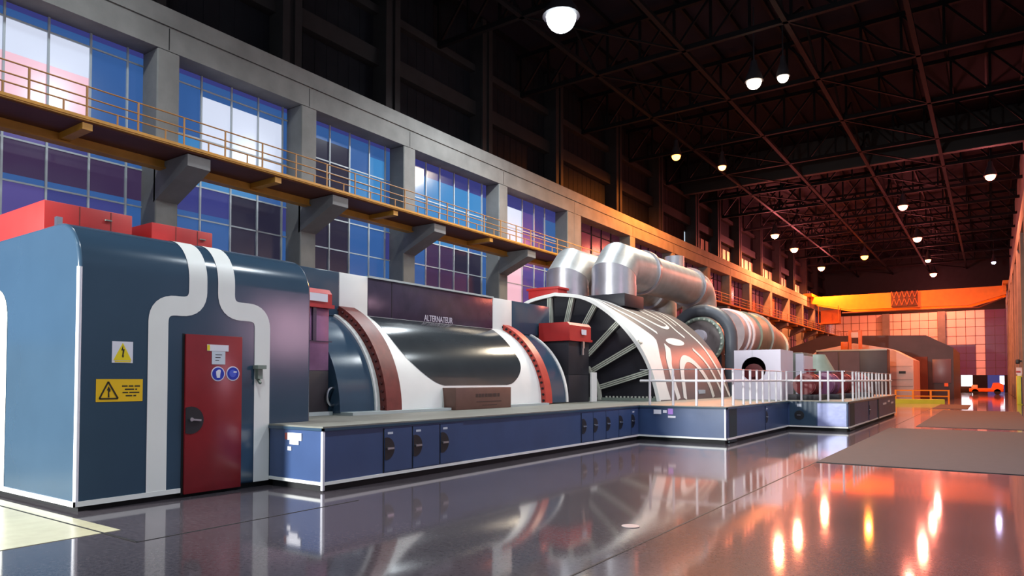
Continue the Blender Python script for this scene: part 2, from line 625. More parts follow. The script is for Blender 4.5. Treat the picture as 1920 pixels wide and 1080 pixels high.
# bays of the left wall: (start, end) of each opening, from the photograph
OPEN = [(-12.0, -7.2), (-6.6, -1.4), (-0.8, 3.8), (4.4, 8.86), (9.44, 13.24), (13.82, 17.66), (18.27, 23.42), (24.05, 29.14), (30.53, 36.34), (36.98, 42.66),
        (43.2, 49.5), (50.1, 54.6), (55.1, 60.2), (60.8, 67.0), (67.6, 74.0), (74.6, 80.2), (80.8, 86.4), (87.0, 92.6), (93.2, 99.6)]
XW, XG = -17.0, -17.7
bm = B()
box(bm, -18.3, XW, Y0, Y1, 9.76, 10.355, mi=0)
box(bm, -18.3, XW - 0.05, Y0, Y1, 10.35, 10.405, mi=0)
box(bm, -18.3, XW, Y0, Y1, 10.40, 10.86, mi=0)
box(bm, -18.3, XW - 0.1, Y0, Y1, 0.0, 2.2)
struct('wall_left', bm, m_conc)
edges = [(OPEN[i][1], OPEN[i + 1][0]) for i in range(len(OPEN) - 1)]
for i, (a, b) in enumerate(edges):
    bm = B(); box(bm, -18.3, XW, a, b, 0, 9.76, bev=0.03, seg=1)
    if b - a > 1:
        box(bm, XW - 0.02, XW + 0.005, (a + b) / 2 - 0.04, (a + b) / 2 + 0.04, 0.01, 9.75)
    c = struct('wall_column', bm, m_conc)
    q = min(b - a, 0.6)
    mid = (a + b) / 2
    bm = B()
    prism(bm, [(-17.1, 5.85), (-16.75, 6.0), (-15.56, 6.5), (-15.56, 6.78), (-17.1, 6.78)], 'y', mid - q / 2, mid + q / 2)
    obj('corbel', bm, m_concd, c)
# joints in the beam above each column
bm = B()
for a, b in edges:
    box(bm, XW, XW + 0.004, (a + b) / 2 - 0.012, (a + b) / 2 + 0.012, 9.78, 10.34)
struct('trim_3', bm, m_seam)

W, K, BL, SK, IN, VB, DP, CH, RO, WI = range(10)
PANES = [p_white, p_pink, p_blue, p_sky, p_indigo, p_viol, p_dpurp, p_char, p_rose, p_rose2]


def window(n, cols, rows, colours, xg=XG, mull=m_mull, z0=None, frame=0.045):
    """glass sheet of a bay: one coloured pane per cell, bars between"""
    bm = B()
    for i in range(len(rows) - 1):
        for j in range(len(cols) - 1):
            c = colours[i][j] if j < len(colours[i]) else colours[i][-1]
            box(bm, xg - 0.05, xg, cols[j], cols[j + 1], rows[i], rows[i + 1], mi=c)
    w = struct('window_%d' % n, bm, PANES, smooth=0)
    bm = B()
    for y in cols[1:-1]:
        box(bm, xg, xg + 0.05, y - frame / 2, y + frame / 2, rows[0], rows[-1])
    for z in rows[1:-1]:
        if z in SPLIT: continue
        box(bm, xg, xg + 0.035, cols[0], cols[-1], z - 0.02, z + 0.02)
    obj('window_bars', bm, mull, w)
    return w


SPLIT = {7.31, 8.66, 5.96, 9.63, 9.21}     # colour changes without a bar; the indigo top strip is painted shade
R1 = [2.2, 4.3, 5.8, 5.96, 6.75, 7.31, 8.66, 9.42, 9.63, 9.76]
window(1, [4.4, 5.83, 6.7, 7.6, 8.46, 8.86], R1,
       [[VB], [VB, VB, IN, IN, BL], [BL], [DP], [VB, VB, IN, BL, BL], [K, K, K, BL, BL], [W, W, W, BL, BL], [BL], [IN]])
R2 = [2.2, 4.3, 5.79, 5.96, 6.69, 7.31, 8.0, 9.21, 9.39, 9.63, 9.76]
window(2, [9.44, 10.43, 11.34, 12.21, 13.06, 13.24], R2,
       [[BL, BL, CH, CH, BL], [BL, BL, CH, CH, BL], [BL, BL, CH, CH, BL], [IN, IN, CH, CH, IN], [SK, SK, SK, BL, BL], [SK, W, W, W, BL], [BL, W, W, W, BL], [BL], [BL], [IN]])
R3 = [2.2, 4.3, 5.7, 6.7, 7.31, 8.18, 8.55, 9.21, 9.63, 9.76]
window(3, [13.82, 14.89, 15.74, 16.63, 17.4, 17.66], R3,
       [[CH, CH, BL, BL, BL], [CH, CH, BL, BL, BL], [CH, CH, BL, BL, IN], [CH, CH, BL, BL, BL], [CH, CH, SK, SK, BL], [CH, CH, SK, SK, BL], [CH, CH, BL, SK, BL], [BL], [IN]])
R4 = [2.2, 4.3, 5.78, 6.7, 7.31, 8.3, 9.21, 9.63, 9.76]
window(4, [18.27, 19.56, 20.36, 21.24, 22.17, 23.08, 23.42], R4,
       [[BL, DP, DP, DP, CH, BL], [BL, DP, DP, DP, CH, BL], [BL, DP, DP, CH, CH, BL], [SK, SK, SK, SK, BL, BL], [SK], [SK, SK, SK, SK, SK, BL], [IN], [IN]])
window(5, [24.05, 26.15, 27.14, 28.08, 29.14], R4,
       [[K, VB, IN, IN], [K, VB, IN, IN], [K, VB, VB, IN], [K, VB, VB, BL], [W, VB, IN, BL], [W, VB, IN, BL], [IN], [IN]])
R6 = [2.2, 4.3, 5.8, 6.7, 8.0, 9.3, 9.76]
for n, (a, b) in enumerate(OPEN[8:]):
    k = 5
    cs = [a + (b - a) * i / k for i in range(k + 1)]
    window(6 + n, cs, R6, [[RO, WI, RO, RO, WI], [RO, RO, WI, RO, RO], [WI, RO, RO, RO, WI], [RO, WI, RO, WI, RO], [RO], [WI]], mull=m_uppercol)
for n, (a, b) in enumerate(OPEN[:3]):
    k = 5
    cs = [a + (b - a) * i / k for i in range(k + 1)]
    window(17 + n, cs, R6, [[BL], [IN, BL], [BL], [W, W, BL], [BL], [IN]])

# upper wall: ribbed dark cladding, posts, girt and eave band; clerestory windows farther on
bm = B()
y = Y0
while y < 49.0:
    box(bm, -18.75, -18.6 + (0.0 if int(y * 4) % 2 else 0.012), y, y + 0.25, 10.86, 17.2)
    y += 0.25
box(bm, -18.75, -18.6, 49.0, Y1, 12.55, 17.2)
box(bm, -18.75, -18.6, 49.0, Y1, 10.86, 11.05)
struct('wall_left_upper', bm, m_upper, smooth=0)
bm = B()
box(bm, -18.65, -18.25, Y0, Y1, 12.95, 13.55)
box(bm, -18.65, -18.3, Y0, Y1, 14.9, 15.2)
struct('trim_4', bm, m_uppercol)
for i, (a, b) in enumerate(edges):
    mid = (a + b) / 2
    bm = B()
    box(bm, -18.7, -17.95, mid - 0.32, mid + 0.32, 10.86, 17.1)
    box(bm, -17.95, -17.85, mid - 0.36, mid - 0.10, 10.86, 17.1)
    box(bm, -17.95, -17.85, mid + 0.10, mid + 0.36, 10.86, 17.1)
    struct('upper_wall_post', bm, m_uppercol)
for n, (a, b) in enumerate(OPEN[11:]):
    bm = B()
    box(bm, -18.62, -18.58, a + 0.3, b - 0.3, 11.05, 12.55)
    w = struct('window_%d' % (20 + n), bm, m_pale)
    bm = B()
    for k in range(5):
        yy = a + 0.3 + (b - a - 0.6) * k / 4
        box(bm, -18.58, -18.5, yy - 0.05, yy + 0.05, 11.05, 12.55)
    box(bm, -18.58, -18.5, a + 0.3, b - 0.3, 11.5, 11.58)
    obj('window_bars', bm, m_dark, w)

# right wall with its columns
bm = B()
box(bm, 1.9, 2.3, Y0, Y1, 9.8, 17.2)
box(bm, 1.45, 2.3, Y0, Y1, 9.8, 10.9)
box(bm, 2.05, 2.3, Y0, Y1, 0, 2.6)
struct('wall_right', bm, m_conc)
ry = [-8.8 + 6.4 * i for i in range(17)]
for i, yy in enumerate(ry):
    bm = B(); box(bm, 1.42, 2.3, yy - 0.4, yy + 0.4, 0, 9.8, bev=0.03, seg=1)
    struct('wall_column', bm, m_conc)
for i in range(len(ry) - 1):
    a, b = ry[i] + 0.4, ry[i + 1] - 0.4
    bm = B(); box(bm, 2.1, 2.14, a, b, 4.4, 9.8, mi=0)
    if 10 < a < 12:
        box(bm, 2.1, 2.14, a, 12.6, 2.6, 4.4, mi=0); box(bm, 2.1, 2.14, 12.6, 14.9, 2.6, 4.4, mi=1); box(bm, 2.1, 2.14, 14.9, b, 2.6, 4.4, mi=0)  # middle pane is the added pink glow, out of view
    else:
        box(bm, 2.1, 2.14, a, b, 2.6, 4.4, mi=0)
    w = struct('window_%d' % (30 + i), bm, [p_side if b < 26 else m_pale, p_pinkglow])
    bm = B()
    for k in range(1, 5):
        yy = a + (b - a) * k / 5
        box(bm, 2.05, 2.1, yy - 0.03, yy + 0.03, 2.6, 9.8)
    for z in (4.4, 6.2, 8.0):
        box(bm, 2.05, 2.1, a, b, z - 0.03, z + 0.03)
    obj('window_bars', bm, m_uppercol, w)

# end wall
bm = B()
box(bm, -19, 2.3, Y1, Y1 + 0.3, 9.9, 17.2)
box(bm, -19, -3.1, Y1, Y1 + 0.3, 0, 2.05)
box(bm, -1.95, -0.45, Y1, Y1 + 0.3, 0, 2.05)
box(bm, 1.2, 2.3, Y1, Y1 + 0.3, 0, 2.05)
struct('wall_end', bm, m_uppercol)
ZR = [2.05, 2.9, 3.8, 4.7, 5.75, 6.8, 7.9, 8.9, 9.9]
ncol = 22
bm = B()
for i in range(ncol):
    xa, xb = -19 + 21.3 * i / ncol, -19 + 21.3 * (i + 1) / ncol
    for j in range(8):
        light = (j >= 4 and xb < 0.3) or (xa > -2.2 and xb < 0.3)
        box(bm, xa, xb, Y1 + 0.05, Y1 + 0.1, ZR[j], ZR[j + 1], mi=0 if light else 1)
we = struct('window_60', bm, [m_pale, p_rose], smooth=0)
bm = B()
for i in range(ncol + 1):
    xa = -19 + 21.3 * i / ncol
    box(bm, xa - 0.02, xa + 0.02, Y1 + 0.02, Y1 + 0.05, 2.05, 9.9)
for z in ZR[1:-1]:
    box(bm, -19, 2.3, Y1 + 0.02, Y1 + 0.05, z - 0.02, z + 0.02)
obj('window_bars', bm, m_galr, we)
for x in (-11.05, -5.0):
    bm = B(); box(bm, x - 0.4, x + 0.4, Y1 - 0.5, Y1, 0, 9.9)
    struct('wall_column', bm, m_conc)
bm = B(); box(bm, -3.1, -1.95, Y1 + 0.1, Y1 + 0.2, 0, 2.05)
struct('door_1', bm, p_day)
bm = B(); box(bm, -0.45, 1.2, Y1 + 0.1, Y1 + 0.2, 0, 2.05)
d2 = struct('door_2', bm, p_indigo)
bm = B(); box(bm, 0.75, 1.18, Y1 + 0.04, Y1 + 0.09, 0.9, 1.95)
obj('lit_pane', bm, p_day, d2)
bm = B()
box(bm, -3.1, -1.95, 96.9, 97.6, 0, 0.72, bev=0.04)
tag(obj('floor_barrier', bm, m_dark), 'low dark block on the floor in front of the bright far doorway', 'barrier')

# roof
bm = B(); box(bm, -19, 2.3, Y0, Y1 + 0.3, 17.2, 17.4)
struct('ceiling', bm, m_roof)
for n, (xa, xb, ya, yb) in enumerate(((-6.0, -3.2, 49.2, 52.2), (-2.2, 1.4, 49.2, 52.2), (-2.2, 1.4, 53.0, 56.0), (-10.0, -8.6, 49.2, 55.0), (-13.5, -12.0, 50.0, 55.0))):
    bm = B(); box(bm, xa, xb, ya, yb, 17.14, 17.2); struct('window_%d' % (70 + n), bm, p_dusksky)
bm = B()
for k in range(14):
    x = -18.0 + k * 1.5
    box(bm, x - 0.05, x + 0.05, Y0, Y1, 17.0, 17.2)
for x in (-14.2, -10.2, -6.2, -2.3):
    box(bm, x - 0.09, x + 0.09, Y0, Y1, 14.95, 15.1)
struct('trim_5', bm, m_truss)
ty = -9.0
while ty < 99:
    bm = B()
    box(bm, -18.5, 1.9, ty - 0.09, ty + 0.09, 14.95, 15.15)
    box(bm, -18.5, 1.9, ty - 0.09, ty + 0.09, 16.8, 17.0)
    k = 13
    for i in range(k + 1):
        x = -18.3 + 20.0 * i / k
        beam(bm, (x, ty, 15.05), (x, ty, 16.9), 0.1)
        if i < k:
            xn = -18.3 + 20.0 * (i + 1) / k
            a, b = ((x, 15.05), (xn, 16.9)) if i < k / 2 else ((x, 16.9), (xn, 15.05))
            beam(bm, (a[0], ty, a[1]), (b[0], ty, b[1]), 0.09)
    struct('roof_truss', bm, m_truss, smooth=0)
    # wind bracing between this truss and the next, along the hall
    bm = B()
    for x in (-14.2, -6.2):
        beam(bm, (x, ty, 15.02), (x, ty + 3.0, 16.9), 0.09)
        beam(bm, (x, ty + 3.0, 16.9), (x, ty + 6.0, 15.02), 0.09)
    beam(bm, (-14.2, ty, 15.0), (-10.2, ty + 6, 15.0), 0.07)
    beam(bm, (-6.2, ty, 15.0), (-2.3, ty + 6, 15.0), 0.07)
    struct('roof_bracing', bm, m_truss, smooth=0)
    ty += 6.0
bm = B(); box(bm, -18.5, 1.9, 48.2, 48.6, 15.0, 17.15)
struct('beam_roof_girder', bm, M('black_girder_plate', (20, 19, 22), 0.7))

# ------------------------------------------------------------------ wall gallery
g = thing('wall_gallery', 'yellow steel walkway with thin railing along the concrete window wall', 'walkway', (-16, 40, 6.5))
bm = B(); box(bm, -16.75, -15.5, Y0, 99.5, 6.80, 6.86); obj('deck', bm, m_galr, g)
bm = B()
box(bm, -15.52, -15.44, Y0, 99.5, 6.83, 6.93)
box(bm, -15.44, -15.42, Y0, 99.5, 6.86, 6.88)
obj('edge_beam', bm, m_gal, g)
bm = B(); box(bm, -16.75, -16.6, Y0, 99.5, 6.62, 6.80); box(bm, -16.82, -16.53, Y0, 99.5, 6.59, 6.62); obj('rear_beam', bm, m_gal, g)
for a, b in OPEN[2:]:
    m = (a + b) / 2
    bm = B(); box(bm, -16.7, -15.5, m - 0.1, m + 0.1, 6.66, 6.80); obj('cross_beam', bm, m_gal, g)
bm = B()
for z in (7.58, 7.34, 7.16):
    tube(bm, [(-15.5, Y0, z), (-15.5, 99.5, z)], 0.016, n=6)
obj('guard_rail', bm, m_galrail, g)
y = 4.49
np_ = 0
while y < 99:
    bm = B(); tube(bm, [(-15.5, y, 6.9), (-15.5, y, 7.59)], 0.024, n=6); obj('post', bm, m_galrail, g)
    if y < 26:
        bm = B(); tube(bm, [(-15.5, y + 0.62, 6.9), (-15.5, y + 0.62, 7.17)], 0.02, n=6); obj('short_post', bm, m_galrail, g)
    y += 1.06 if y < 30 else 2.12

# ------------------------------------------------------------------ exciter enclosure (blue box with white stripes)
XF = -7.97
RF = 0.53
XB = -13.73
HB = 3.15


def box_profile(x0, x1, h, r, n=12):
    P = [(x0, 0.06)]
    for i in range(n + 1):
        a = PI / 2 * i / n
        P.append((x0 - r + r * math.cos(a), h - r + r * math.sin(a)))
    for i in range(n + 1):
        a = PI / 2 + PI / 2 * i / n
        P.append((x1 + r + r * math.cos(a), h - r + r * math.sin(a)))
    P.append((x1, 0.06))
    return P


def box_map(lift=0.006):
    def f(y, s):
        zf = HB - RF
        if s <= zf: return (XF + lift, y, s)
        a = (s - zf) / RF
        if a <= PI / 2: return (XF - RF + (RF + lift) * math.cos(a), y, zf + (RF + lift) * math.sin(a))
        return (XF - RF - (s - zf - RF * PI / 2), y, HB + lift)
    return f


e = thing('exciter_enclosure', 'tall blue machine enclosure with rounded top, white stripes and a red door', 'enclosure', (-10.85, 4.87, 0))
bm = B()
prism(bm, box_profile(XF, XB, HB, RF), 'y', 3.35, 6.4)
bod = obj('body', bm, m_blue, e)
md = bod.modifiers.new('edge', 'BEVEL'); md.width = 0.035; md.segments = 3; md.limit_method = 'ANGLE'; md.angle_limit = math.radians(60)
bm = B(); box(bm, XB + 0.06, XF - 0.06, 3.41, 6.36, 0.0, 0.07); obj('toe_recess', bm, m_seam, e)
bm = B()
box(bm, XB, XF + 0.012, 3.335, 3.352, 0.06, 0.115)
box(bm, XF - 0.002, XF + 0.012, 3.335, 4.50, 0.06, 0.115)
obj('base_trim', bm, m_white, e)
bm = B(); tube(bm, [(XF - 0.012, 3.362, 0.07), (XF - 0.012, 3.362, 2.62)], 0.026, n=12); obj('corner_trim', bm, m_signwhite, e)
mp = box_map()
for pts in ([(4.21, 0.07), (4.21, 2.29), (4.695, 2.29), (4.695, 4.6)], [(5.605, 0.07), (5.605, 2.29), (5.075, 2.29), (5.075, 4.6)]):
    bm = B()
    ribbon(bm, dense(rounded(pts, 0.21), 0.06), 0.235, mp)
    obj('stripe', bm, m_white, e)
bm = B()
f_end = lambda x, z: (x, 3.345, z)
ribbon(bm, dense(rounded([(-9.98, 0.12), (-9.98, 2.40), (-10.6, 2.40)], 0.25), 0.06), 0.27, f_end)
obj('stripe', bm, m_white, e)
# door
bm = B(); box(bm, XF, XF + 0.035, 4.53, 5.29, 0.035, 1.96, bev=0.008)
dr = obj('door', bm, m_red, e)
bm = B(); box(bm, XF, XF + 0.006, 4.505, 4.53, 0.03, 1.965); box(bm, XF, XF + 0.006, 5.29, 5.305, 0.03, 1.965); obj('door_gap', bm, m_seam, e)
bm = B(); disc_x(bm, XF + 0.035, XF + 0.042, 4.60, 0.92, 0.165, n=32, clip=4.535); obj('handle_plate', bm, m_black, dr)
bm = B()
beam(bm, (XF + 0.06, 4.60, 0.93), (XF + 0.06, 4.72, 0.915), 0.022)
tube(bm, [(XF + 0.04, 4.60, 0.93), (XF + 0.07, 4.60, 0.93)], 0.024, n=12)
obj('door_handle', bm, m_chrome, dr)
bm = B(); box(bm, XF + 0.035, XF + 0.041, 4.80, 5.09, 1.765, 1.845, mi=0); box(bm, XF + 0.041, XF + 0.043, 4.80, 4.835, 1.77, 1.84, mi=1); obj('door_label', bm, [m_signwhite, m_yel], dr)
bm = B(); box(bm, XF + 0.035, XF + 0.041, 4.865, 5.045, 1.60, 1.762, mi=0)
for k in range(3): box(bm, XF + 0.041, XF + 0.042, 4.91, 5.0 - 0.02 * k, 1.715 - 0.035 * k, 1.725 - 0.035 * k, mi=1)
obj('door_notice', bm, [m_paper, m_dark], dr)
for k, (yy, zz) in enumerate(((4.95, 1.482), (5.155, 1.487))):
    bm = B()
    disc_x(bm, XF + 0.035, XF + 0.040, yy, zz, 0.092, n=28, mi=0)
    disc_x(bm, XF + 0.040, XF + 0.043, yy, zz, 0.080, n=28, mi=1)
    if k == 0:      # a glove
        prism(bm, [(yy - 0.018, zz - 0.05), (yy + 0.022, zz - 0.05), (yy + 0.026, zz - 0.005), (yy + 0.034, zz + 0.04), (yy + 0.02, zz + 0.055), (yy + 0.0, zz + 0.052), (yy - 0.03, zz + 0.03), (yy - 0.028, zz - 0.01)], 'x', XF + 0.043, XF + 0.046, 0)
    else:           # a face in profile with goggles
        disc_x(bm, XF + 0.043, XF + 0.0445, yy - 0.005, zz + 0.002, 0.048, n=18, mi=2)
        box(bm, XF + 0.0445, XF + 0.046, yy + 0.005, yy + 0.05, zz + 0.012, zz + 0.03, mi=0)
    obj('safety_sign', bm, [m_signwhite, m_signblue, M('sign_mid_blue', (70, 90, 200), 0.5)], dr)
# warning signs on the blue side
bm = B()
X1 = XF + 0.004
box(bm, XF, X1, 3.70, 3.925, 1.595, 1.835, mi=0)
prism(bm, [(3.715, 1.625), (3.91, 1.625), (3.8125, 1.82)], 'x', X1, X1 + 0.003, 1)
prism(bm, [(3.815, 1.795), (3.795, 1.735), (3.812, 1.735), (3.806, 1.675), (3.80, 1.675), (3.816, 1.652), (3.828, 1.678), (3.820, 1.678), (3.832, 1.75), (3.815, 1.748)], 'x', X1 + 0.003, X1 + 0.005, 2)
box(bm, X1, X1 + 0.003, 3.73, 3.90, 1.605, 1.617, mi=1)
ws = obj('warning_sign', bm, [m_signwhite, m_yel, m_signblack], e)
ws['label'] = 'white square sign with yellow lightning triangle'
bm = B()
box(bm, XF, X1, 3.54, 4.04, 1.165, 1.415, mi=0)
for a, b in (((3.575, 1.20), (3.665, 1.385)), ((3.665, 1.385), (3.77, 1.20)), ((3.575, 1.20), (3.77, 1.20))):
    beam(bm, (X1 + 0.002, a[0], a[1]), (X1 + 0.002, b[0], b[1]), 0.004, 0.016, mi=1)
prism(bm, [(3.668, 1.335), (3.652, 1.29), (3.664, 1.29), (3.662, 1.215), (3.680, 1.215), (3.676, 1.275), (3.688, 1.275), (3.690, 1.30)], 'x', X1, X1 + 0.003, 1)
for k, words in enumerate(((0.06, 0.05, 0.06), (0.10, 0.02), (0.06, 0.11), (0.07, 0.03))):
    L = sum(words) + 0.014 * (len(words) - 1)
    yy = 3.91 - L / 2
    for wd in words:
        box(bm, X1, X1 + 0.002, yy, yy + wd, 1.330 - 0.036 * k, 1.344 - 0.036 * k, mi=1)
        yy += wd + 0.014
ws = obj('warning_sign', bm, [m_yel2, m_signblack], e)
ws['label'] = 'long yellow sign with electric triangle and four lines'
# small bracket on the right stripe and a stud on the roof edge
bm = B(); box(bm, XF, XF + 0.11, 5.47, 5.60, 1.55, 1.60, mi=0); box(bm, XF, XF + 0.07, 5.50, 5.57, 1.42, 1.55, mi=0); beam(bm, (XF + 0.02, 5.53, 1.42), (XF + 0.08, 5.53, 1.36), 0.03)
obj('wall_bracket', bm, m_green, e)
bm = B(); box(bm, -8.72, -8.66, 3.40, 3.46, 3.15, 3.26); obj('roof_lug', bm, m_chrome, e)

for (xa, xb, ya, yb, h, lab) in ((-9.45, -13.2, 3.57, 4.62, 3.61, 'long red duct box on the blue enclosure roof, nearest the roof corner'),
                                 (-9.45, -13.2, 4.88, 5.78, 3.58, 'second red duct box on the blue enclosure roof, behind the white stripes')):
    t = thing('duct_box', lab, 'duct box', ((xa + xb) / 2, (ya + yb) / 2, 3.155), 'red duct boxes on the enclosure roof')
    bm = B(); box(bm, xa, xb, ya, yb, 3.158, h, bev=0.01); obj('casing', bm, m_redbox, t)
    bm = B()
    bm.free()
    for k in (0.38, 0.74):
        yy = ya + (yb - ya) * k
        bm = B(); box(bm, xa, xa + 0.004, yy - 0.006, yy + 0.006, 3.17, h - 0.01); obj('seam', bm, m_flange, t)
    bm = B(); box(bm, xa, xa + 0.03, ya + 0.7, ya + 0.78, h - 0.13, h - 0.115); obj('latch', bm, m_green, t)

# ------------------------------------------------------------------ generator
AX, AZ = -10.85, 0.85
ge = thing('generator', 'long round white and blue generator with dark glossy band and red bolted rings', 'generator', (AX, 11.5, 0.82))


def cyl_map(R):
    def f(y, deg):
        a = math.radians(deg)
        return (AX + R * math.cos(a), y, AZ + R * math.sin(a))
    return f


bm = B(); shell(bm, (1.5, 1.93), 7.78, 8.56, (AX, AZ), 0, 180, 56); gbl = obj('end_casing', bm, m_blue, ge)
bm = B(); shell(bm, (1.55, 1.97), 8.56, 8.66, (AX, AZ), 0, 180, 56); obj('end_rim', bm, m_white, ge)
bm = B(); shell(bm, (1.6, 2.12), 8.67, 9.05, (AX, AZ), 0, 180, 64); fl = obj('flange', bm, m_flange, ge)
bm = B()
for i in range(44):
    a = math.radians(2 + i * 4.0)
    x, z = AX + 2.05 * math.cos(a), AZ + 2.05 * math.sin(a)
    tube(bm, [(x, 8.63, z), (x, 8.68, z)], 0.03, n=6)
obj('bolts', bm, M('bolt_red', (74, 28, 28), 0.5), fl, kind='stuff')
bm = B(); shell(bm, (1.6, 2.0), 9.05, 13.92, (AX, AZ), 0, 180, 64); obj('main_casing', bm, m_white, ge)
bm = B(); shell(bm, (1.6, 2.12), 13.93, 14.22, (AX, AZ), 0, 180, 64); fl = obj('flange', bm, m_flange2, ge)
bm = B()
for i in range(44):
    a = math.radians(2 + i * 4.0)
    x, z = AX + 2.06 * math.cos(a), AZ + 2.06 * math.sin(a)
    tube(bm, [(x, 13.90, z), (x, 13.94, z)], 0.03, n=6)
obj('bolts', bm, m_seam, fl, kind='stuff')
bm = B(); shell(bm, (1.5, 1.93), 14.22, 15.18, (AX, AZ), 0, 180, 56); obj('end_casing', bm, m_blue, ge)
bm = B(); shell(bm, (1.5, 1.96), 15.18, 15.27, (AX, AZ), 0, 180, 56); obj('end_rim', bm, m_white, ge)
bm = B(); shell(bm, (0.5, 1.62), 15.10, 15.14, (AX, AZ), 0, 180, 40); obj('end_plate', bm, m_hoodblack, ge)
bm = B(); shell(bm, (0.5, 1.6), 7.84, 7.9, (AX, AZ), 0, 180, 40); obj('end_plate', bm, m_hoodblack, ge)
# dark glossy band painted on the white casing
left = [(9.39, 66), (9.385, 59.1), (9.38, 48.9), (9.42, 38.2), (9.55, 29.5), (9.81, 21.5), (10.15, 15.2), (10.42, 12.9)]
right = [(13.42, 66), (13.39, 57.9), (13.36, 43.8), (13.365, 35.2), (13.37, 29.7), (13.28, 24.0), (13.08, 18.5), (12.8, 14.2), (12.55, 12.9)]
bm = B()
cm = cyl_map(2.006)


def at_deg(P, d):
    P = catmull(P, 8)
    for a, b in zip(P, P[1:]):
        if a.y >= d >= b.y: return a.x + (b.x - a.x) * ((a.y - d) / max(1e-6, a.y - b.y))
    return P[-1].x


rows = []
for i in range(61):
    d = 64.0 - (64.0 - 12.95) * i / 60
    l, r = at_deg(left, d), at_deg(right, d)
    rows.append([bm.verts.new(cm(l + (r - l) * k / 12, d)) for k in range(13)])
for a, b in zip(rows, rows[1:]):
    for k in range(12): bm.faces.new((a[k], a[k + 1], b[k + 1], b[k]))
obj('dark_band', bm, m_dcyl, ge)
# long top duct in blue, white, dark and white sections
xs0, xs1 = -11.7, -10.0
for a, b, mt, nm in ((7.0, 8.68, m_blue, 'top_duct'), (8.68, 9.4, m_white, 'top_duct'), (9.4, 13.51, m_gloss, 'top_duct'), (13.51, 14.33, m_white, 'top_duct'), (14.33, 16.14, m_blue, 'top_duct')):
    bm = B(); box(bm, xs0, xs1, a + 0.003, b - 0.003, 2.60, 3.43, bev=0.012)
    td = obj(nm, bm, mt, ge)
    td['label'] = {m_blue: 'blue length of the top duct', m_white: 'white length of the top duct', m_gloss: 'dark violet length of the top duct'}[mt]
    if mt is m_gloss: dd = td
bm = B(); box(bm, xs0, xs1 + 0.03, 9.4, 13.51, 3.41, 3.45); obj('top_edge', bm, m_nose, ge)
bm = B(); box(bm, xs1, xs1 + 0.006, 10.05, 10.06, 2.66, 3.40); obj('seam', bm, m_seam, dd)
text('lettering', 'ALTERNATEUR', m_letter, 0.19, (xs1 + 0.006, 11.5, 2.74), ge, FACE_X, sx=0.74)
# brown plate at the foot
bm = B()
box(bm, -9.0, -8.55, 10.35, 12.22, 0.82, 1.255, bev=0.008)
npl = obj('name_plate', bm, m_brown, ge)
bm = B()
yy = 10.98
for wd in (0.10, 0.10, 0.12, 0.10, 0.05, 0.10, 0.05, 0.12, 0.10):
    box(bm, -8.55, -8.546, yy, yy + wd * 0.75, 1.06, 1.13)
    yy += wd
box(bm, -8.55, -8.546, 11.0, 11.86, 0.96, 0.975)
box(bm, -8.55, -8.546, 11.2, 11.7, 0.89, 0.90)
obj('plate_marks', bm, m_ink, npl)
bm = B(); box(bm, -9.2, -8.62, 7.79, 10.3, 0.82, 0.87); obj('foot_rail', bm, m_nose, ge)
bm = B(); box(bm, -9.2, -8.62, 12.27, 13.9, 0.82, 0.87); obj('foot_rail', bm, m_nose, ge)


# ------------------------------------------------------------------ bearing pedestals
def pedestal(x0, x1, y0, y1, zc0, zc1, label, upper, lower, zsplit):
    t = thing('bearing_pedestal', label, 'pedestal', ((x0 + x1) / 2, (y0 + y1) / 2, 0.82), 'bearing pedestals at the generator ends')
    bm = B(); box(bm, x0, x1, y0, y1, 0.82, zsplit, bev=0.015); obj('lower_casing', bm, lower, t)
    bm = B(); box(bm, x0, x1, y0, y1, zsplit, zc0, bev=0.015); obj('upper_casing', bm, upper, t)
    bm = B()
    box(bm, x0 - 0.06, x1 + 0.08, y0 - 0.06, y1 + 0.05, zc0, zc0 + 0.06, mi=0)
    P = [(x0, zc0 + 0.06), (x1 + 0.05, zc0 + 0.06), (x1 + 0.05, zc1 - 0.08), (x1 - 0.02, zc1), (x0, zc1)]
    prism(bm, P, 'y', y0 - 0.03, y1 + 0.02)
    obj('cap', bm, m_redbox, t)
    return t


p = pedestal(-9.95, -9.05, 15.55, 16.66, 2.44, 2.93, 'black bearing pedestal with red cap between generator and striped hood', m_hoodblack, m_hoodblack, 1.55)
bm = B(); box(bm, -8.97, -8.955, 16.1, 16.35, 2.62, 2.76); obj('cap_label', bm, m_signwhite, p)
bm = B(); box(bm, -9.02, -8.96, 16.16, 16.26, 2.26, 2.44); box(bm, -9.03, -8.98, 16.17, 16.25, 2.08, 2.26); obj('sensor', bm, m_chrome, p)
bm = B(); box(bm, -9.02, -8.98, 16.66, 16.98, 0.82, 1.62); obj('side_stay', bm, m_white, p)
p = pedestal(-9.9, -9.12, 6.46, 7.70, 2.60, 2.92, 'polished bearing pedestal with violet reflection in its colour, red cap, behind the blue enclosure', m_panel, m_dark, 1.56)
bm = B(); box(bm, -9.05, -9.035, 7.15, 7.6, 2.70, 2.83); obj('cap_label', bm, m_signwhite, p)
bm = B()
pts = [(-9.08, 7.75 + 0.11 * math.cos(a * PI / 8), 1.13 + 0.15 * math.sin(a * PI / 8)) for a in range(17)]
tube(bm, pts, 0.02, n=8, cap=False); obj('ring_handle', bm, m_chrome, p)
bm = B(); box(bm, -9.2, -9.08, 6.5, 7.76, 0.82, 0.88); obj('foot_rail', bm, m_nose, p)
bm = B(); box(bm, -9.12, -9.095, 7.35, 7.42, 2.05, 2.6); box(bm, -9.12, -9.10, 6.5, 7.75, 2.04, 2.055); obj('seam', bm, m_gloss, p)

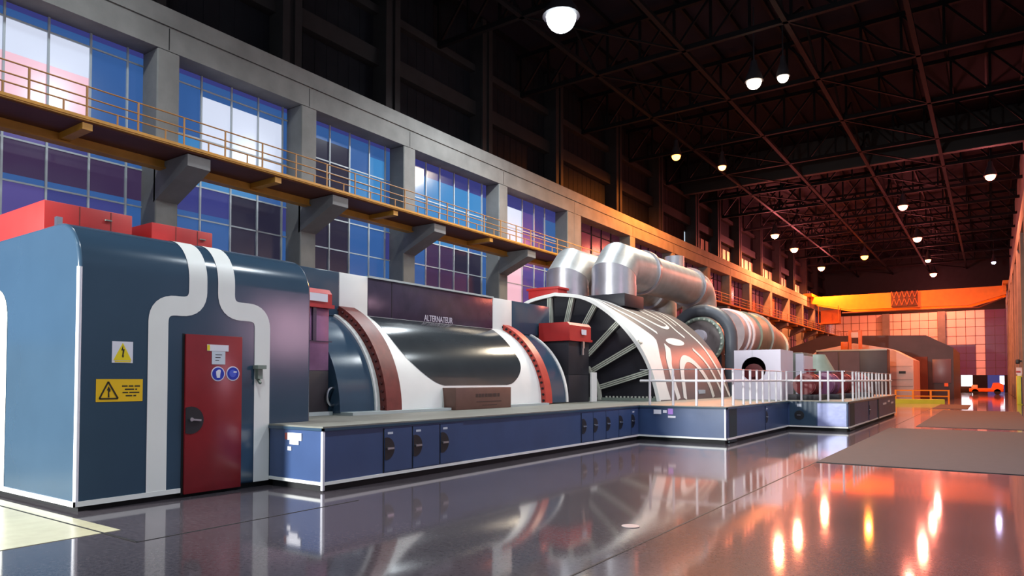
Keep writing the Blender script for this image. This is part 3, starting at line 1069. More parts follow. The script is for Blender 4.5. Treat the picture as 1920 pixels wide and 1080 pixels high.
# ------------------------------------------------------------------ striped hood of the turbine
HALF = [(-7.56, 0.82), (-7.66, 1.25), (-7.86, 1.85), (-8.2, 2.45), (-8.7, 3.05), (-9.3, 3.55), (-10.0, 3.92), (-10.95, 4.08)]
HP = catmull(HALF, 12)
HS = [0.0]
for a, b in zip(HP, HP[1:]): HS.append(HS[-1] + (b - a).length)
HXC = -10.95


def hood_pt(s, lift=0.0):
    s2 = s if s <= HS[-1] else 2 * HS[-1] - s
    j = 0
    while j < len(HS) - 2 and HS[j + 1] < s2: j += 1
    u = min(1.2, max(-0.2, (s2 - HS[j]) / (HS[j + 1] - HS[j])))
    p = HP[j].lerp(HP[j + 1], u)
    d = (HP[j + 1] - HP[j]).normalized()
    n = Vector((d.y, -d.x))
    if n.x < 0 and n.y < 0: n = -n
    q = p + n * lift
    if s > HS[-1]: q.x = 2 * HXC - q.x
    q.y = max(q.y, 0.822)
    return q


def hood_map(lift=0.008):
    def f(y, s):
        q = hood_pt(s, lift)
        return (q.x, y, q.y)
    return f


h = thing('turbine_hood', 'big arched turbine hood painted with white looping bands on taupe', 'turbine hood', (HXC, 21, 0.82))
NS = 56
prof = [hood_pt(2 * HS[-1] * i / NS) for i in range(NS + 1)]
inn = [hood_pt(2 * HS[-1] * i / NS, -0.1) for i in range(NS + 1)]
bm = B()
o0 = [bm.verts.new((q.x, 18.0, q.y)) for q in prof]; o1 = [bm.verts.new((q.x, 24.3, q.y)) for q in prof]
i0 = [bm.verts.new((q.x, 18.0, q.y)) for q in inn]; i1 = [bm.verts.new((q.x, 24.3, q.y)) for q in inn]
for k in range(NS):
    for q in ((o0[k], o0[k + 1], o1[k + 1], o1[k]), (i0[k], i1[k], i1[k + 1], i0[k + 1]), (o0[k], i0[k], i0[k + 1], o0[k + 1]), (o1[k], o1[k + 1], i1[k + 1], i1[k])):
        bm.faces.new(q)
for k in (0, NS): bm.faces.new((o0[k], o1[k], i1[k], i0[k]))
obj('shell', bm, m_hood, h)
bm = B()
A = [bm.verts.new((q.x, 17.985, q.y)) for q in [hood_pt(2 * HS[-1] * i / NS, 0.012) for i in range(NS + 1)]]
Bq = [bm.verts.new((q.x, 17.985, q.y)) for q in [hood_pt(2 * HS[-1] * i / NS, -0.09) for i in range(NS + 1)]]
A2 = [bm.verts.new((v.co.x, 18.04, v.co.z)) for v in A]
for k in range(NS):
    bm.faces.new((A[k], A[k + 1], Bq[k + 1], Bq[k])); bm.faces.new((A[k], A2[k], A2[k + 1], A[k + 1]))
obj('rim', bm, m_white, h)
bm = B()
prism(bm, [(q.x, q.y) for q in inn], 'y', 24.0, 24.1)
obj('end_plate', bm, m_hoodblack, h)
bm = B()
prism(bm, [(q.x, q.y) for q in inn], 'y', 18.22, 18.3)
obj('end_plate', bm, m_hoodblack, h)
# stiffening ribs fan out from the bearing to the rim
RIBS = [((-11.18, 3.98), (-11.16, 3.0)), ((-10.38, 3.93), (-10.62, 3.0)), ((-9.58, 3.66), (-9.97, 3.05)), ((-8.82, 3.10), (-9.84, 2.16)), ((-8.17, 2.48), (-9.76, 1.66)), ((-7.83, 1.66), (-9.45, 1.20)),
        ((-12.3, 3.66), (-12.0, 3.05)), ((-13.0, 3.12), (-12.1, 2.2))]
for a, b in RIBS:
    bm = B()
    pa, pb = Vector((a[0], 0, a[1])), Vector((b[0], 0, b[1]))
    beam(bm, (a[0], 18.13, a[1]), (b[0], 18.13, b[1]), 0.20, 0.035)
    d = (pb - pa).normalized()
    n = Vector((-d.z, 0, d.x))
    for sgn in (-1, 1):
        o = n * 0.055 * sgn
        beam(bm, (a[0] + o.x, 18.04, a[1] + o.z), (b[0] + o.x, 18.04, b[1] + o.z), 0.03, 0.035)
    obj('rib', bm, m_rib, h)
bm = B()
hub = [(-9.82, 1.80), (-9.60, 1.46), (-9.46, 1.14), (-9.42, 0.83)]
for a, b in zip(hub, hub[1:]):
    beam(bm, (a[0], 18.02, a[1]), (b[0], 18.02, b[1]), 0.14, 0.07)
obj('hub_rim', bm, m_rib, h)
bm = B()
box(bm, -14.3, -7.62, 18.02, 18.2, 0.82, 0.90)
obj('foot_flange', bm, m_green, h)
bm = B()
for k in range(14):
    x = -9.25 + k * 0.115
    tube(bm, [(x, 18.08, 0.90), (x, 18.08, 0.95)], 0.03, n=6)
obj('foot_bolts', bm, m_rib, h, kind='stuff')
hm = hood_map()
SM = HS[-1]
bm = B()
band(bm, [(18.01, 5.05), (18.01, 3.67), (18.01, 2.66), (18.01, 1.89), (18.01, 1.09), (18.01, 0.03)],
     [(18.30, 5.05), (18.42, 3.50), (18.62, 2.97), (19.15, 2.44), (19.55, 2.06), (19.40, 1.80), (18.95, 1.25), (18.72, 0.5), (18.80, 0.03)], hm)
obj('painted_band', bm, m_white, h)


def stroke(pts, w):
    bm = B()
    ribbon(bm, dense(catmull(pts, 10), 0.08), w, hm)
    obj('painted_band', bm, m_white, h)


stroke([(18.55, 4.4), (18.62, 3.75), (18.82, 3.32), (19.44, 2.82), (20.12, 2.30)], 0.15)
stroke([(18.85, 4.6), (18.98, 4.05), (19.27, 3.75), (20.07, 3.19), (20.83, 2.74), (21.35, 2.64), (21.78, 2.80), (21.55, 3.13), (21.07, 3.56), (20.7, 4.2)], 0.14)
stroke([(21.6, 4.1), (21.95, 3.55), (22.18, 3.1), (22.16, 2.6), (22.38, 2.26)], 0.15)
stroke([(23.2, 4.6), (23.30, 3.54), (23.22, 2.71), (23.50, 2.04), (23.60, 1.39), (23.78, 0.81), (24.02, 0.29), (24.2, 0.03)], 0.17)
stroke([(22.7, 4.6), (22.85, 3.6), (22.75, 2.9)], 0.10)
bm = B()
c0 = Vector((21.1, 1.99))
ngon(bm, [tuple(c0 + Vector((0.78 * math.cos(t) , 0.155 * math.sin(t) + 0.02 * math.cos(t)))) for t in [2 * PI * k / 28 for k in range(28)]], hm)
obj('painted_band', bm, m_white, h)
bm = B()
ribbon(bm, dense(catmull([(20.12, 1.78), (19.80, 1.45), (19.47, 1.10), (19.34, 0.51), (19.42, 0.03)], 10), 0.07), 0.29, hm); obj('painted_band', bm, m_white, h)
stroke([(19.93, 0.03), (20.10, 0.55), (20.38, 1.02), (20.95, 1.32), (21.5, 1.28), (22.0, 0.94), (22.36, 0.5), (22.5, 0.03)], 0.25)
stroke([(22.30, 1.76), (22.75, 1.32), (23.05, 0.84), (23.34, 0.3), (23.42, 0.03)], 0.16)
bm = B(); box(bm, -7.66, -7.58, 21.2, 21.75, 0.98, 1.10); obj('small_plate', bm, m_paper, h)
bm = B(); box(bm, -10.95, -9.45, 19.75, 21.2, 3.75, 4.16, bev=0.02); obj('pipe_seat', bm, m_hoodblack, h)
bm = B(); box(bm, -12.75, -11.2, 19.75, 21.2, 3.75, 4.16, bev=0.02); obj('pipe_seat', bm, m_hoodblack, h)


# ------------------------------------------------------------------ crossover pipes
def arc_pts(c, r, a0, a1, n, x):
    return [(x, c[0] + r * math.cos(math.radians(a0 + (a1 - a0) * i / n)), c[1] + r * math.sin(math.radians(a0 + (a1 - a0) * i / n))) for i in range(n + 1)]


for X, lab in ((-10.2, 'silver crossover pipe in full view, with an upright vent stub on top'), (-11.97, 'silver crossover pipe partly hidden behind its twin, above the red valve box')):
    r = 0.73
    t = thing('crossover_pipe', lab, 'pipe', (X, 20.5, 4.16), 'silver crossover pipes over the turbine')
    el = [(X, 20.5, 4.16), (X, 20.5, 4.90), (X, 20.84, 5.24), (X, 22.6, 5.24)]
    bm = B(); tube(bm, el, r, n=40, keep=(0, 1)); obj('riser', bm, m_alu, t)
    bm = B(); tube(bm, [(X, 20.5, 4.16), (X, 20.5, 4.52)], r + 0.012, n=40); obj('riser_skirt', bm, m_alu, t)
    bm = B(); tube(bm, el, r + 0.004, n=40, keep=(1, 3)); obj('elbow', bm, m_alud, t)
    bm = B(); tube(bm, [(X, 22.5, 5.24), (X, 27.6, 5.24)], r - 0.03, n=40); obj('run', bm, m_alud, t)
    for yy in (22.55, 27.2):
        bm = B(); tube(bm, [(X, yy, 5.24), (X, yy + 0.16, 5.24)], r + 0.07, n=40); obj('collar', bm, m_alu, t)
    if X > -11:
        bm = B(); tube(bm, [(X - 0.15, 26.2, 5.7), (X - 0.15, 26.2, 6.34)], 0.38, n=28); obj('vent_stub', bm, m_alu, t)
    bm = B(); tube(bm, [(X, 27.4, 5.24)] + arc_pts((27.9, 4.54), 0.7, 90, 0, 6, X) + [(X, 28.6, 3.0)], r - 0.02, n=40); obj('elbow', bm, m_alud, t)
bm = B(); box(bm, -12.6, -11.45, 19.0, 19.6, 4.09, 4.42, bev=0.03); box(bm, -12.65, -11.4, 18.95, 19.65, 4.36, 4.44, bev=0.02)
tag(obj('valve_box', bm, m_redbox), 'red valve box on top of the hood in front of a silver pipe', 'valve box')

# ------------------------------------------------------------------ intermediate casing, arched pipe, insulated casing
CXI = -10.85
AXX, AYY, AZZ = -9.35, 26.5, 3.05
t = thing('arched_pipe', 'thick dark grey pipe arching over round flange behind the striped hood', 'pipe', (AXX, AYY, 0.82))
bm = B()
pts = [(AXX + 1.14, AYY, 0.82), (AXX + 1.14, AYY, 2.0)] + [(AXX + 1.14 * math.cos(math.radians(a)), AYY, AZZ + 1.10 * math.sin(math.radians(a))) for a in range(0, 181, 10)] + [(AXX - 1.14, AYY, 0.82)]
tube(bm, pts, 0.24, n=22); obj('pipe_arch', bm, m_pipe, t)
bm = B()
pts = [(AXX + 0.88 * math.cos(math.radians(a)), AYY - 0.24, AZZ - 0.12 + 0.88 * math.sin(math.radians(a))) for a in range(-60, 241, 10)]
tube(bm, pts, 0.075, n=10); obj('flange_ring', bm, m_green, t)
bm = B()
for a in range(-50, 231, 14):
    x, z = AXX + 0.88 * math.cos(math.radians(a)), AZZ - 0.12 + 0.88 * math.sin(math.radians(a))
    tube(bm, [(x, AYY - 0.36, z), (x, AYY - 0.24, z)], 0.04, n=6)
obj('flange_bolts', bm, m_rib, t, kind='stuff')
bm = B(); tube(bm, [(AXX, AYY - 0.2, AZZ - 0.12), (AXX, AYY + 0.5, AZZ - 0.12)], 0.88, n=36); obj('cover', bm, m_hood, t)
for dx, zz, rr in ((0.02, 3.12, 0.26), (0.12, 2.62, 0.22), (0.2, 2.2, 0.2), (-0.25, 2.1, 0.16)):
    bm = B(); tube(bm, [(AXX + dx, AYY - 0.5, zz), (AXX + dx, AYY - 0.2, zz)], rr, n=20); obj('valve_boss', bm, m_lilac, t)
bm = B(); box(bm, AXX - 0.8, AXX + 0.8, AYY - 0.1, AYY + 0.5, 0.82, 2.4); obj('support', bm, m_dark, t)

t = thing('insulated_casing', 'silver grey insulated turbine casing sloping away beyond the dark arched pipe', 'turbine casing', (CXI, 38, 0.82))
bm = B(); tube(bm, [(CXI, 33.2, 3.65), (CXI, 36.5, 3.7)], 1.22, n=36); obj('barrel', bm, m_clad, t)
for yy in (33.9, 34.6):
    bm = B(); tube(bm, [(CXI, yy, 3.66), (CXI, yy + 0.16, 3.66)], 1.31, n=36); obj('strap', bm, m_lilac, t)
bm = B(); tube(bm, [(CXI, 36.0, 3.7), (CXI, 38.6, 3.68), (CXI, 40.4, 3.4), (CXI, 41.9, 2.85), (CXI, 43.3, 1.9)], 1.3, n=36, radii=[1.32, 1.30, 1.30, 1.28, 1.2]); obj('elbow', bm, m_green, t)
for p0, p1 in (((CXI, 37.9, 3.69), (CXI, 38.2, 3.68)), ((CXI, 41.0, 3.2), (CXI, 41.25, 3.1))):
    bm = B(); tube(bm, [p0, p1], 1.40, n=36); obj('collar', bm, m_alud, t)
bm = B(); box(bm, CXI - 1.0, CXI + 1.0, 33.4, 43.0, 0.0, 2.6); obj('support', bm, m_dark, t)

# ------------------------------------------------------------------ blue base platforms
ZP = 0.82


def unit(name_label, notch, x_front, y0, y1, xb, near_x0):
    def block(bm, xa, xf, ya, yb, za, zb, bev=0, seg=1):
        # an L in plan where the blue enclosure stands in its near corner
        if notch is None: return box(bm, xa, xf, ya, yb, za, zb, bev=bev, seg=seg)
        return prism(bm, [(notch[0], ya), (xf, ya), (xf, yb), (xa, yb), (xa, notch[1]), (notch[0], notch[1])], 'z', za, zb)
    t = thing('base_platform', name_label, 'platform', ((x_front + xb) / 2, (y0 + y1) / 2, 0), 'blue base platforms under the machines')
    bm = B(); block(bm, xb, x_front, y0, y1, 0.10, 0.795, bev=0.02); obj('body', bm, m_base, t)
    bm = B(); block(bm, xb, x_front - 0.05, y0 + 0.05, y1, 0, 0.10); obj('toe_recess', bm, m_seam, t)
    bm = B(); block(bm, xb, x_front + 0.02, y0 - 0.02, y1, 0.79, ZP, bev=0.008, seg=1); obj('top', bm, m_top, t)
    bm = B(); box(bm, x_front + 0.0, x_front + 0.026, y0 - 0.026, y1, 0.765, 0.80); box(bm, near_x0, x_front + 0.026, y0 - 0.026, y0, 0.765, 0.80); obj('nosing', bm, m_blue, t)
    bm = B(); box(bm, x_front - 0.002, x_front + 0.014, y0 - 0.014, y1, 0.085, 0.125); box(bm, near_x0, x_front + 0.014, y0 - 0.014, y0 + 0.002, 0.085, 0.125); obj('base_trim', bm, m_white, t)
    return t


def panel_door(t, xf, y0, y1, label=None, sticker=True, hy=0.10):
    bm = B(); box(bm, xf, xf + 0.014, y0 + 0.012, y1 - 0.012, 0.14, 0.735, bev=0.004, seg=1)
    d = obj('door', bm, m_base, t)
    bm = B(); box(bm, xf, xf + 0.004, y0 - 0.008, y0 + 0.012, 0.13, 0.74); obj('door_gap', bm, m_seam, t)
    bm = B(); disc_x(bm, xf + 0.014, xf + 0.02, y0 + 0.045, 0.46, 0.155, n=28, clip=y0 + 0.014); obj('handle_plate', bm, m_black, d)
    bm = B(); beam(bm, (xf + 0.035, y0 + 0.05, 0.46), (xf + 0.035, y0 + 0.17, 0.46), 0.02, 0.026); tube(bm, [(xf + 0.014, y0 + 0.06, 0.46), (xf + 0.04, y0 + 0.06, 0.46)], 0.018, n=10); obj('handle', bm, m_chrome, d)
    if sticker:
        bm = B(); box(bm, xf + 0.014, xf + 0.017, y0 + 0.07, y0 + 0.17, 0.655, 0.685); obj('label_plate', bm, m_paper, d)
    return d


XA = -6.88
a = unit('longest blue base platform, with eight small doors, in front of the generator', (-7.955, 6.42), XA, 5.73, 15.09, -14.8, -7.955)
for y0, y1 in ((6.77, 7.34), (7.34, 7.94), (7.94, 8.5)): panel_door(a, XA, y0, y1)
for y0, y1 in ((12.32, 12.82), (12.82, 13.40), (13.40, 14.02), (14.02, 14.66), (14.66, 15.08)): panel_door(a, XA, y0, y1, sticker=y0 > 14.5)
bm = B(); box(bm, XA - 0.02, XA + 0.02, 5.708, 5.748, 0.02, 0.76, bev=0.008); obj('corner_trim', bm, m_signwhite, a)
bm = B()
box(bm, -7.62, -7.46, 5.716, 5.732, 0.63, 0.715, mi=1); box(bm, -7.56, -7.28, 5.712, 5.732, 0.625, 0.72, mi=0); box(bm, -7.52, -7.34, 5.714, 5.732, 0.57, 0.62, mi=0); box(bm, -7.56, -7.49, 5.714, 5.732, 0.49, 0.54, mi=0)
obj('stickers', bm, [m_signwhite, m_flange], a)
XBb = -4.80
b = unit('second blue base platform, with a sticker on its end, under the white railing', None, XBb, 15.12, 20.65, -14.8, -6.88)
bm = B(); box(bm, XBb - 0.05, XBb - 0.012, 15.108, 15.122, 0.10, 0.78); obj('corner_trim', bm, m_signwhite, b)
bm = B(); box(bm, XBb - 0.05, XBb + 0.004, 15.30, 15.85, 0.02, 0.77); obj('corner_post', bm, m_teal, b)
bm = B()
box(bm, -6.50, -6.32, 15.105, 15.12, 0.62, 0.72, mi=0); box(bm, -6.27, -6.18, 15.105, 15.12, 0.65, 0.71, mi=0); box(bm, -6.15, -6.03, 15.105, 15.12, 0.62, 0.75, mi=1); box(bm, -6.15, -5.97, 15.105, 15.12, 0.54, 0.585, mi=0)
obj('stickers', bm, [m_signwhite, M('violet_sticker', (180, 130, 220), 0.5)], b)
panel_door(b, XBb, 18.25, 18.95, sticker=True)
XC = -3.24
c = unit('farthest blue base platform, with a pale glossy end panel, beyond the railing corner', None, XC, 20.7, 31.9, -14.8, -4.80)
bm = B(); box(bm, -4.02, XC - 0.04, 20.68, 20.70, 0.13, 0.77, bev=0.004, seg=1); pe = obj('end_panel', bm, M('glossy_lilac_panel', (140, 146, 190), 0.3, metal=0.15, var=0.25, scale=2.2, bump=0.12, bscale=5), c)
bm = B(); box(bm, -4.76, -4.05, 20.685, 20.70, 0.13, 0.77, bev=0.004, seg=1); pd = obj('door', bm, m_blue, c)
bm = B(); tube(bm, [(-4.5, 20.685, 0.42), (-4.5, 20.67, 0.42)], 0.13, n=24); obj('handle_plate', bm, m_black, pd)
bm = B(); box(bm, -4.56, -4.46, 20.655, 20.67, 0.41, 0.43); obj('handle', bm, m_chrome, pd)
bm = B(); box(bm, -4.56, -4.44, 20.68, 20.685, 0.66, 0.74); obj('label_plate', bm, m_paper, pd)
bm = B(); box(bm, XC - 0.05, XC + 0.004, 20.95, 21.75, 0.02, 0.77); obj('corner_post', bm, m_teal, c)
panel_door(c, XC, 24.5, 25.6, sticker=False)
bm = B(); box(bm, XC - 0.02, XC + 0.016, 26.6, 26.85, 0.05, 0.77); obj('corner_post', bm, m_teal, c)
bm = B()
bm.free()
for yy, w, z in ((28.0, 0.9, 0.52), (29.4, 0.6, 0.58), (30.4, 0.7, 0.50)):
    bm = B(); box(bm, XC, XC + 0.006, yy, yy + w, z, z + 0.07); obj('sticker', bm, m_signwhite, c)

# ------------------------------------------------------------------ white railing round the platform edge
r = thing('platform_railing', 'white railing with many upright posts round the edge of the blue platforms', 'railing', (-5, 20, ZP))
path = [(-6.95, 15.35), (-4.92, 15.35), (-4.92, 20.88), (-3.36, 20.88), (-3.36, 31.8)]
bm = B()
for a_, b_ in zip(path, path[1:]): tube(bm, [(a_[0], a_[1], 1.39), (b_[0], b_[1], 1.39)], 0.028, n=8)
obj('middle_rail', bm, m_rail, r)
bm = B()
for a_, b_ in zip(path, path[1:]): tube(bm, [(a_[0], a_[1], 1.655), (b_[0], b_[1], 1.655)], 0.012, n=6)
obj('top_rail', bm, m_chrome, r)
posts = [(-6.7, 15.35), (-6.12, 15.35), (-5.56, 15.35), (-4.96, 15.35)]
posts += [(-4.92, y) for y in (16.0, 16.8, 17.37, 17.96, 18.51, 19.14, 19.86, 20.4)]
posts += [(x, 20.88) for x in (-4.88, -4.48, -3.98, -3.77, -3.40)]
posts += [(-3.36, y) for y in (22.3, 22.9, 23.45, 24.1, 24.76, 25.5, 26.3, 27.28, 28.0, 28.9, 30.0, 31.4)]
for x, y in posts:
    bm = B(); tube(bm, [(x, y, ZP), (x, y, 1.67)], 0.029, n=10); obj('post', bm, m_rail, r)

# ------------------------------------------------------------------ machines behind the railing
t = thing('pump_enclosure', 'pale lilac sheet enclosure with a round hole, behind the white railing', 'enclosure', (-5.87, 22, ZP))
bm = B()
x0, x1, zt, yf = -6.56, -5.18, 2.33, 21.45
hc, hr = (-5.97, 1.75), 0.365
N = 40
cir = [(hc[0] + hr * math.cos(2 * PI * k / N), hc[1] + hr * math.sin(2 * PI * k / N)) for k in range(N)]
rec = []
for k in range(N):
    dx, dz = math.cos(2 * PI * k / N), math.sin(2 * PI * k / N)
    ts = [((x1 if dx > 0 else x0) - hc[0]) / dx if abs(dx) > 1e-9 else 1e9, ((zt if dz > 0 else ZP) - hc[1]) / dz if abs(dz) > 1e-9 else 1e9]
    q = min(ts)
    rec.append((hc[0] + dx * q, hc[1] + dz * q))
for cc in ((x0, ZP), (x1, ZP), (x0, zt), (x1, zt)):
    k = min(range(N), key=lambda i: (rec[i][0] - cc[0]) ** 2 + (rec[i][1] - cc[1]) ** 2)
    rec[k] = cc
for yy in (yf, yf + 0.04):
    V1 = [bm.verts.new((p[0], yy, p[1])) for p in cir]; V2 = [bm.verts.new((p[0], yy, p[1])) for p in rec]
    for k in range(N): bm.faces.new((V1[k], V1[(k + 1) % N], V2[(k + 1) % N], V2[k]))
    if yy == yf: F1 = V1
for k in range(N): bm.faces.new((F1[k], V1[k], V1[(k + 1) % N], F1[(k + 1) % N]))
obj('front_panel', bm, m_lilac, t)
bm = B(); box(bm, x1 - 0.04, x1, yf + 0.04, 23.0, ZP, zt); box(bm, x0, x0 + 0.04, yf + 0.04, 23.0, ZP, zt); box(bm, x0, x1, yf + 0.04, 23.0, zt - 0.04, zt); box(bm, x0, x1, 22.96, 23.0, ZP, zt); obj('casing', bm, m_dark, t)
bm = B(); box(bm, x1, x1 + 0.006, yf, 23.0, ZP, zt); obj('side_sheet', bm, m_lilac, t)
bm = B(); box(bm, -6.01, -6.0, yf - 0.004, yf, 2.12, zt); obj('seam', bm, m_nose, t)
bm = B(); tube(bm, [(-6.05, 21.75, 1.62), (-6.05, 22.6, 1.62)], 0.30, n=24); tube(bm, [(-6.05, 21.62, 1.62), (-6.05, 21.75, 1.62)], 0.12, n=16); box(bm, -6.3, -5.8, 21.8, 22.6, 0.82, 1.4)
tag(obj('motor', bm, m_pump), 'dark red motor inside the round hole of the pale enclosure', 'motor')
t = thing('grey_cubicle', 'grey white cubicle just behind the pale lilac enclosure', 'cabinet', (-5.4, 24.4, ZP))
bm = B(); box(bm, -6.2, -4.98, 23.5, 25.0, ZP, 2.30, bev=0.02); obj('casing', bm, m_top, t)
bm = B(); box(bm, -5.2, -4.96, 23.47, 23.5, 0.9, 2.26); box(bm, -4.985, -4.965, 23.6, 24.9, 0.95, 2.2, bev=0.004, seg=1); obj('door', bm, m_lilac, t)
t = thing('funnel_hopper', 'small grey green hopper beyond the grey white cubicle', 'hopper', (-5.3, 27.2, ZP))
bm = B(); tube(bm, [(-5.3, 27.2, ZP), (-5.3, 27.2, 1.5)], 0.35, n=20); obj('leg', bm, m_dark, t)
bm = B(); tube(bm, [(-5.3, 27.2, 1.5), (-5.3, 27.2, 1.75), (-5.3, 27.2, 2.35)], 0.4, n=24, radii=[0.35, 0.62, 0.3]); obj('bowl', bm, m_green, t)


def pump(x, y, lab, m, k=1.0, tall=1.62):
    t = thing('pump_set', lab, 'pump', (x, y, ZP), 'dark red pump sets on the platform')
    bm = B(); box(bm, x - 0.5 * k, x + 0.45 * k, y - 0.55, y + 0.55, ZP, ZP + 0.16, bev=0.02); obj('base', bm, m_dark, t)
    bm = B(); tube(bm, [(x, y - 0.5, ZP + 0.46), (x, y + 0.1, ZP + 0.46)], 0.30 * k, n=20)
    for q in range(6): tube(bm, [(x, y - 0.45 + q * 0.09, ZP + 0.46), (x, y - 0.42 + q * 0.09, ZP + 0.46)], 0.33 * k, n=20)
    obj('motor', bm, m, t)
    bm = B(); tube(bm, [(x, y + 0.1, ZP + 0.46), (x, y + 0.25, ZP + 0.46)], 0.12, n=14); obj('coupling', bm, m_dark, t)
    bm = B(); tube(bm, [(x, y + 0.25, ZP + 0.45), (x, y + 0.5, ZP + 0.45)], 0.34 * k, n=24); tube(bm, [(x, y + 0.38, ZP + 0.5), (x, y + 0.38, tall)], 0.11, n=14); tube(bm, [(x, y + 0.38, tall - 0.05), (x, y + 0.38, tall)], 0.17, n=14); obj('volute', bm, m, t)
    return t


pump(-4.58, 22.2, 'dark red pump set nearest the railing corner', m_pump, 1.0, 1.75)
pump(-4.34, 23.6, 'mauve pump set between the two dark red ones', m_pump2, 1.1, 1.7)
pump(-4.2, 25.2, 'dark red pump set next after the mauve one, away from the hole enclosure', m_pump, 1.1, 1.72)
pump(-4.0, 27.4, 'farthest dark red pump set, beside the sloping handrail', m_pump, 1.1, 1.66)
bm = B()
tube(bm, [(-4.35, 28.6, 1.62), (-3.75, 28.6, 1.15), (-3.75, 28.6, ZP)], 0.03, n=8)
tube(bm, [(-4.35, 28.6, 1.62), (-4.35, 28.6, ZP)], 0.03, n=8)
tag(obj('stair_handrail', bm, m_rail), 'short sloping white handrail on the platform behind the railing', 'handrail')
t = thing('oil_tank', 'low dark red oil tank running behind the pump sets', 'tank', (-6.3, 27.5, ZP))
bm = B(); box(bm, -7.4, -5.9, 25.8, 31.0, ZP, 1.68, bev=0.05); obj('tank_body', bm, m_pump, t)
bm = B()
for yy in (26.6, 27.6, 28.6, 29.6): box(bm, -5.9, -5.87, yy - 0.04, yy + 0.04, ZP, 1.66)
obj('stiffeners', bm, m_flange, t)

# ------------------------------------------------------------------ floor mats and floor disc
for x0, x1, y0, y1, lab in ((-2.49, 0.85, 12.65, 22.9, 'dark rubber mat nearest on the polished floor, widest in view'), (-1.92, 0.95, 24.1, 38.0, 'dark rubber mat beyond the nearest one'), (-2.45, -1.0, 40.0, 47.0, 'small far dark mat close to the yellow floor barrier')):
    bm = B(); box(bm, x0, x1, y0, y1, 0.0005, 0.012, bev=0.004, seg=1)
    tag(obj('floor_mat', bm, m_mat), lab, 'mat', 'dark mats along the walkway')
bm = B(); tube(bm, [(-2.87, 6.1, 0.0005), (-2.87, 6.1, 0.006)], 0.085, n=28)
tag(obj('floor_disc', bm, m_disc), 'small pale round cover set in the polished floor', 'floor cover')

# ------------------------------------------------------------------ second machine and things at the far end
t = thing('pale_gabled_enclosure', 'pale gabled machine enclosure behind the slate cabinet at the far end', 'enclosure', (-7.9, 55, 0))
bm = B(); prism(bm, [(-12.4, 0.0), (-4.3, 0.0), (-4.3, 2.78), (-5.6, 3.55), (-7.9, 4.0), (-10.2, 3.55), (-12.4, 1.9)], 'y', 53.0, 58.0); obj('body', bm, m_palebld, t)
bm = B(); box(bm, -5.15, -4.75, 52.97, 53.0, 1.86, 2.03); obj('vent_slot', bm, m_dark, t)
for z in (1.0, 1.45, 2.35):
    bm = B(); box(bm, -5.7, -4.35, 52.985, 53.0, z, z + 0.02); obj('seam', bm, m_brown, t)
t = thing('slate_cabinet', 'wide slate grey cabinet in front of the pale gabled enclosure', 'cabinet', (-7.6, 50.7, 0))
bm = B(); box(bm, -9.75, -5.5, 50.0, 51.4, 0, 3.42, bev=0.02); obj('casing', bm, m_hall, t)
bm = B(); box(bm, -9.6, -8.4, 49.96, 50.0, 0.3, 3.3, bev=0.005, seg=1); d = obj('door', bm, m_greycab, t)
bm = B(); box(bm, -8.3, -7.1, 49.96, 50.0, 0.3, 3.3, bev=0.005, seg=1); d = obj('door', bm, m_greycab, t)
bm = B(); box(bm, -9.75, -5.5, 49.95, 50.0, 3.34, 3.44); obj('top_trim', bm, m_nose, t)
t = thing('lifting_frame', 'orange upright lifting frame standing on the slate cabinet', 'frame', (-7.4, 50.7, 3.445))
bm = B(); box(bm, -7.85, -7.68, 50.6, 50.8, 3.445, 4.75); obj('post', bm, m_orange, t)
bm = B(); box(bm, -7.25, -7.05, 50.6, 50.8, 3.445, 4.75); obj('post', bm, m_orange, t)
bm = B(); box(bm, -7.68, -7.25, 50.62, 50.78, 4.25, 4.6); obj('head', bm, m_palebld, t)
bm = B(); box(bm, -8.3, -7.86, 50.5, 50.9, 3.445, 3.98, bev=0.02); obj('winch', bm, m_orange, t)
t = thing('dark_turbine_hood', 'large dark slate turbine housing with sloped roof behind the pale enclosure', 'turbine housing', (-8, 66, 0))
bm = B(); prism(bm, [(-14.6, 0), (-2.35, 0), (-2.35, 3.85), (-4.1, 4.85), (-11.4, 5.05), (-14.6, 3.9)], 'y', 61.0, 74.0); obj('body', bm, m_hall, t)
bm = B(); box(bm, -5.0, -4.0, 60.9, 61.0, 0, 3.2); box(bm, -4.6, -4.4, 60.88, 60.95, 0, 3.2); obj('doorway', bm, m_galr, t)
bm = B(); box(bm, -3.7, -2.5, 60.94, 61.0, 1.2, 3.0, bev=0.01); obj('hatch', bm, m_greycab, t)
bm = B(); box(bm, -2.95, -2.7, 60.9, 60.96, 0.95, 1.2); obj('warning_plate', bm, m_orange, t)

t = thing('yellow_barrier', 'low yellow guard barrier on the floor beyond the farthest platform', 'barrier', (-3.6, 50.2, 0))
bm = B()
for z in (0.78, 0.42): beam(bm, (-5.0, 49.4, z), (-2.2, 50.0, z), 0.06, 0.08)
obj('rail', bm, m_crane, t)
for k in range(4):
    x = -5.0 + 2.8 * k / 3
    bm = B(); box(bm, x - 0.05, x + 0.05, 49.35 + 0.2 * k, 49.45 + 0.2 * k, 0.0, 0.82); obj('post', bm, m_crane, t)
bm = B(); beam(bm, (-5.2, 48.3, 0.13), (-2.4, 48.9, 0.13), 0.5, 0.26); tag(obj('kerb_block', bm, m_lime), 'lime yellow kerb lying in front of the low barrier', 'kerb')

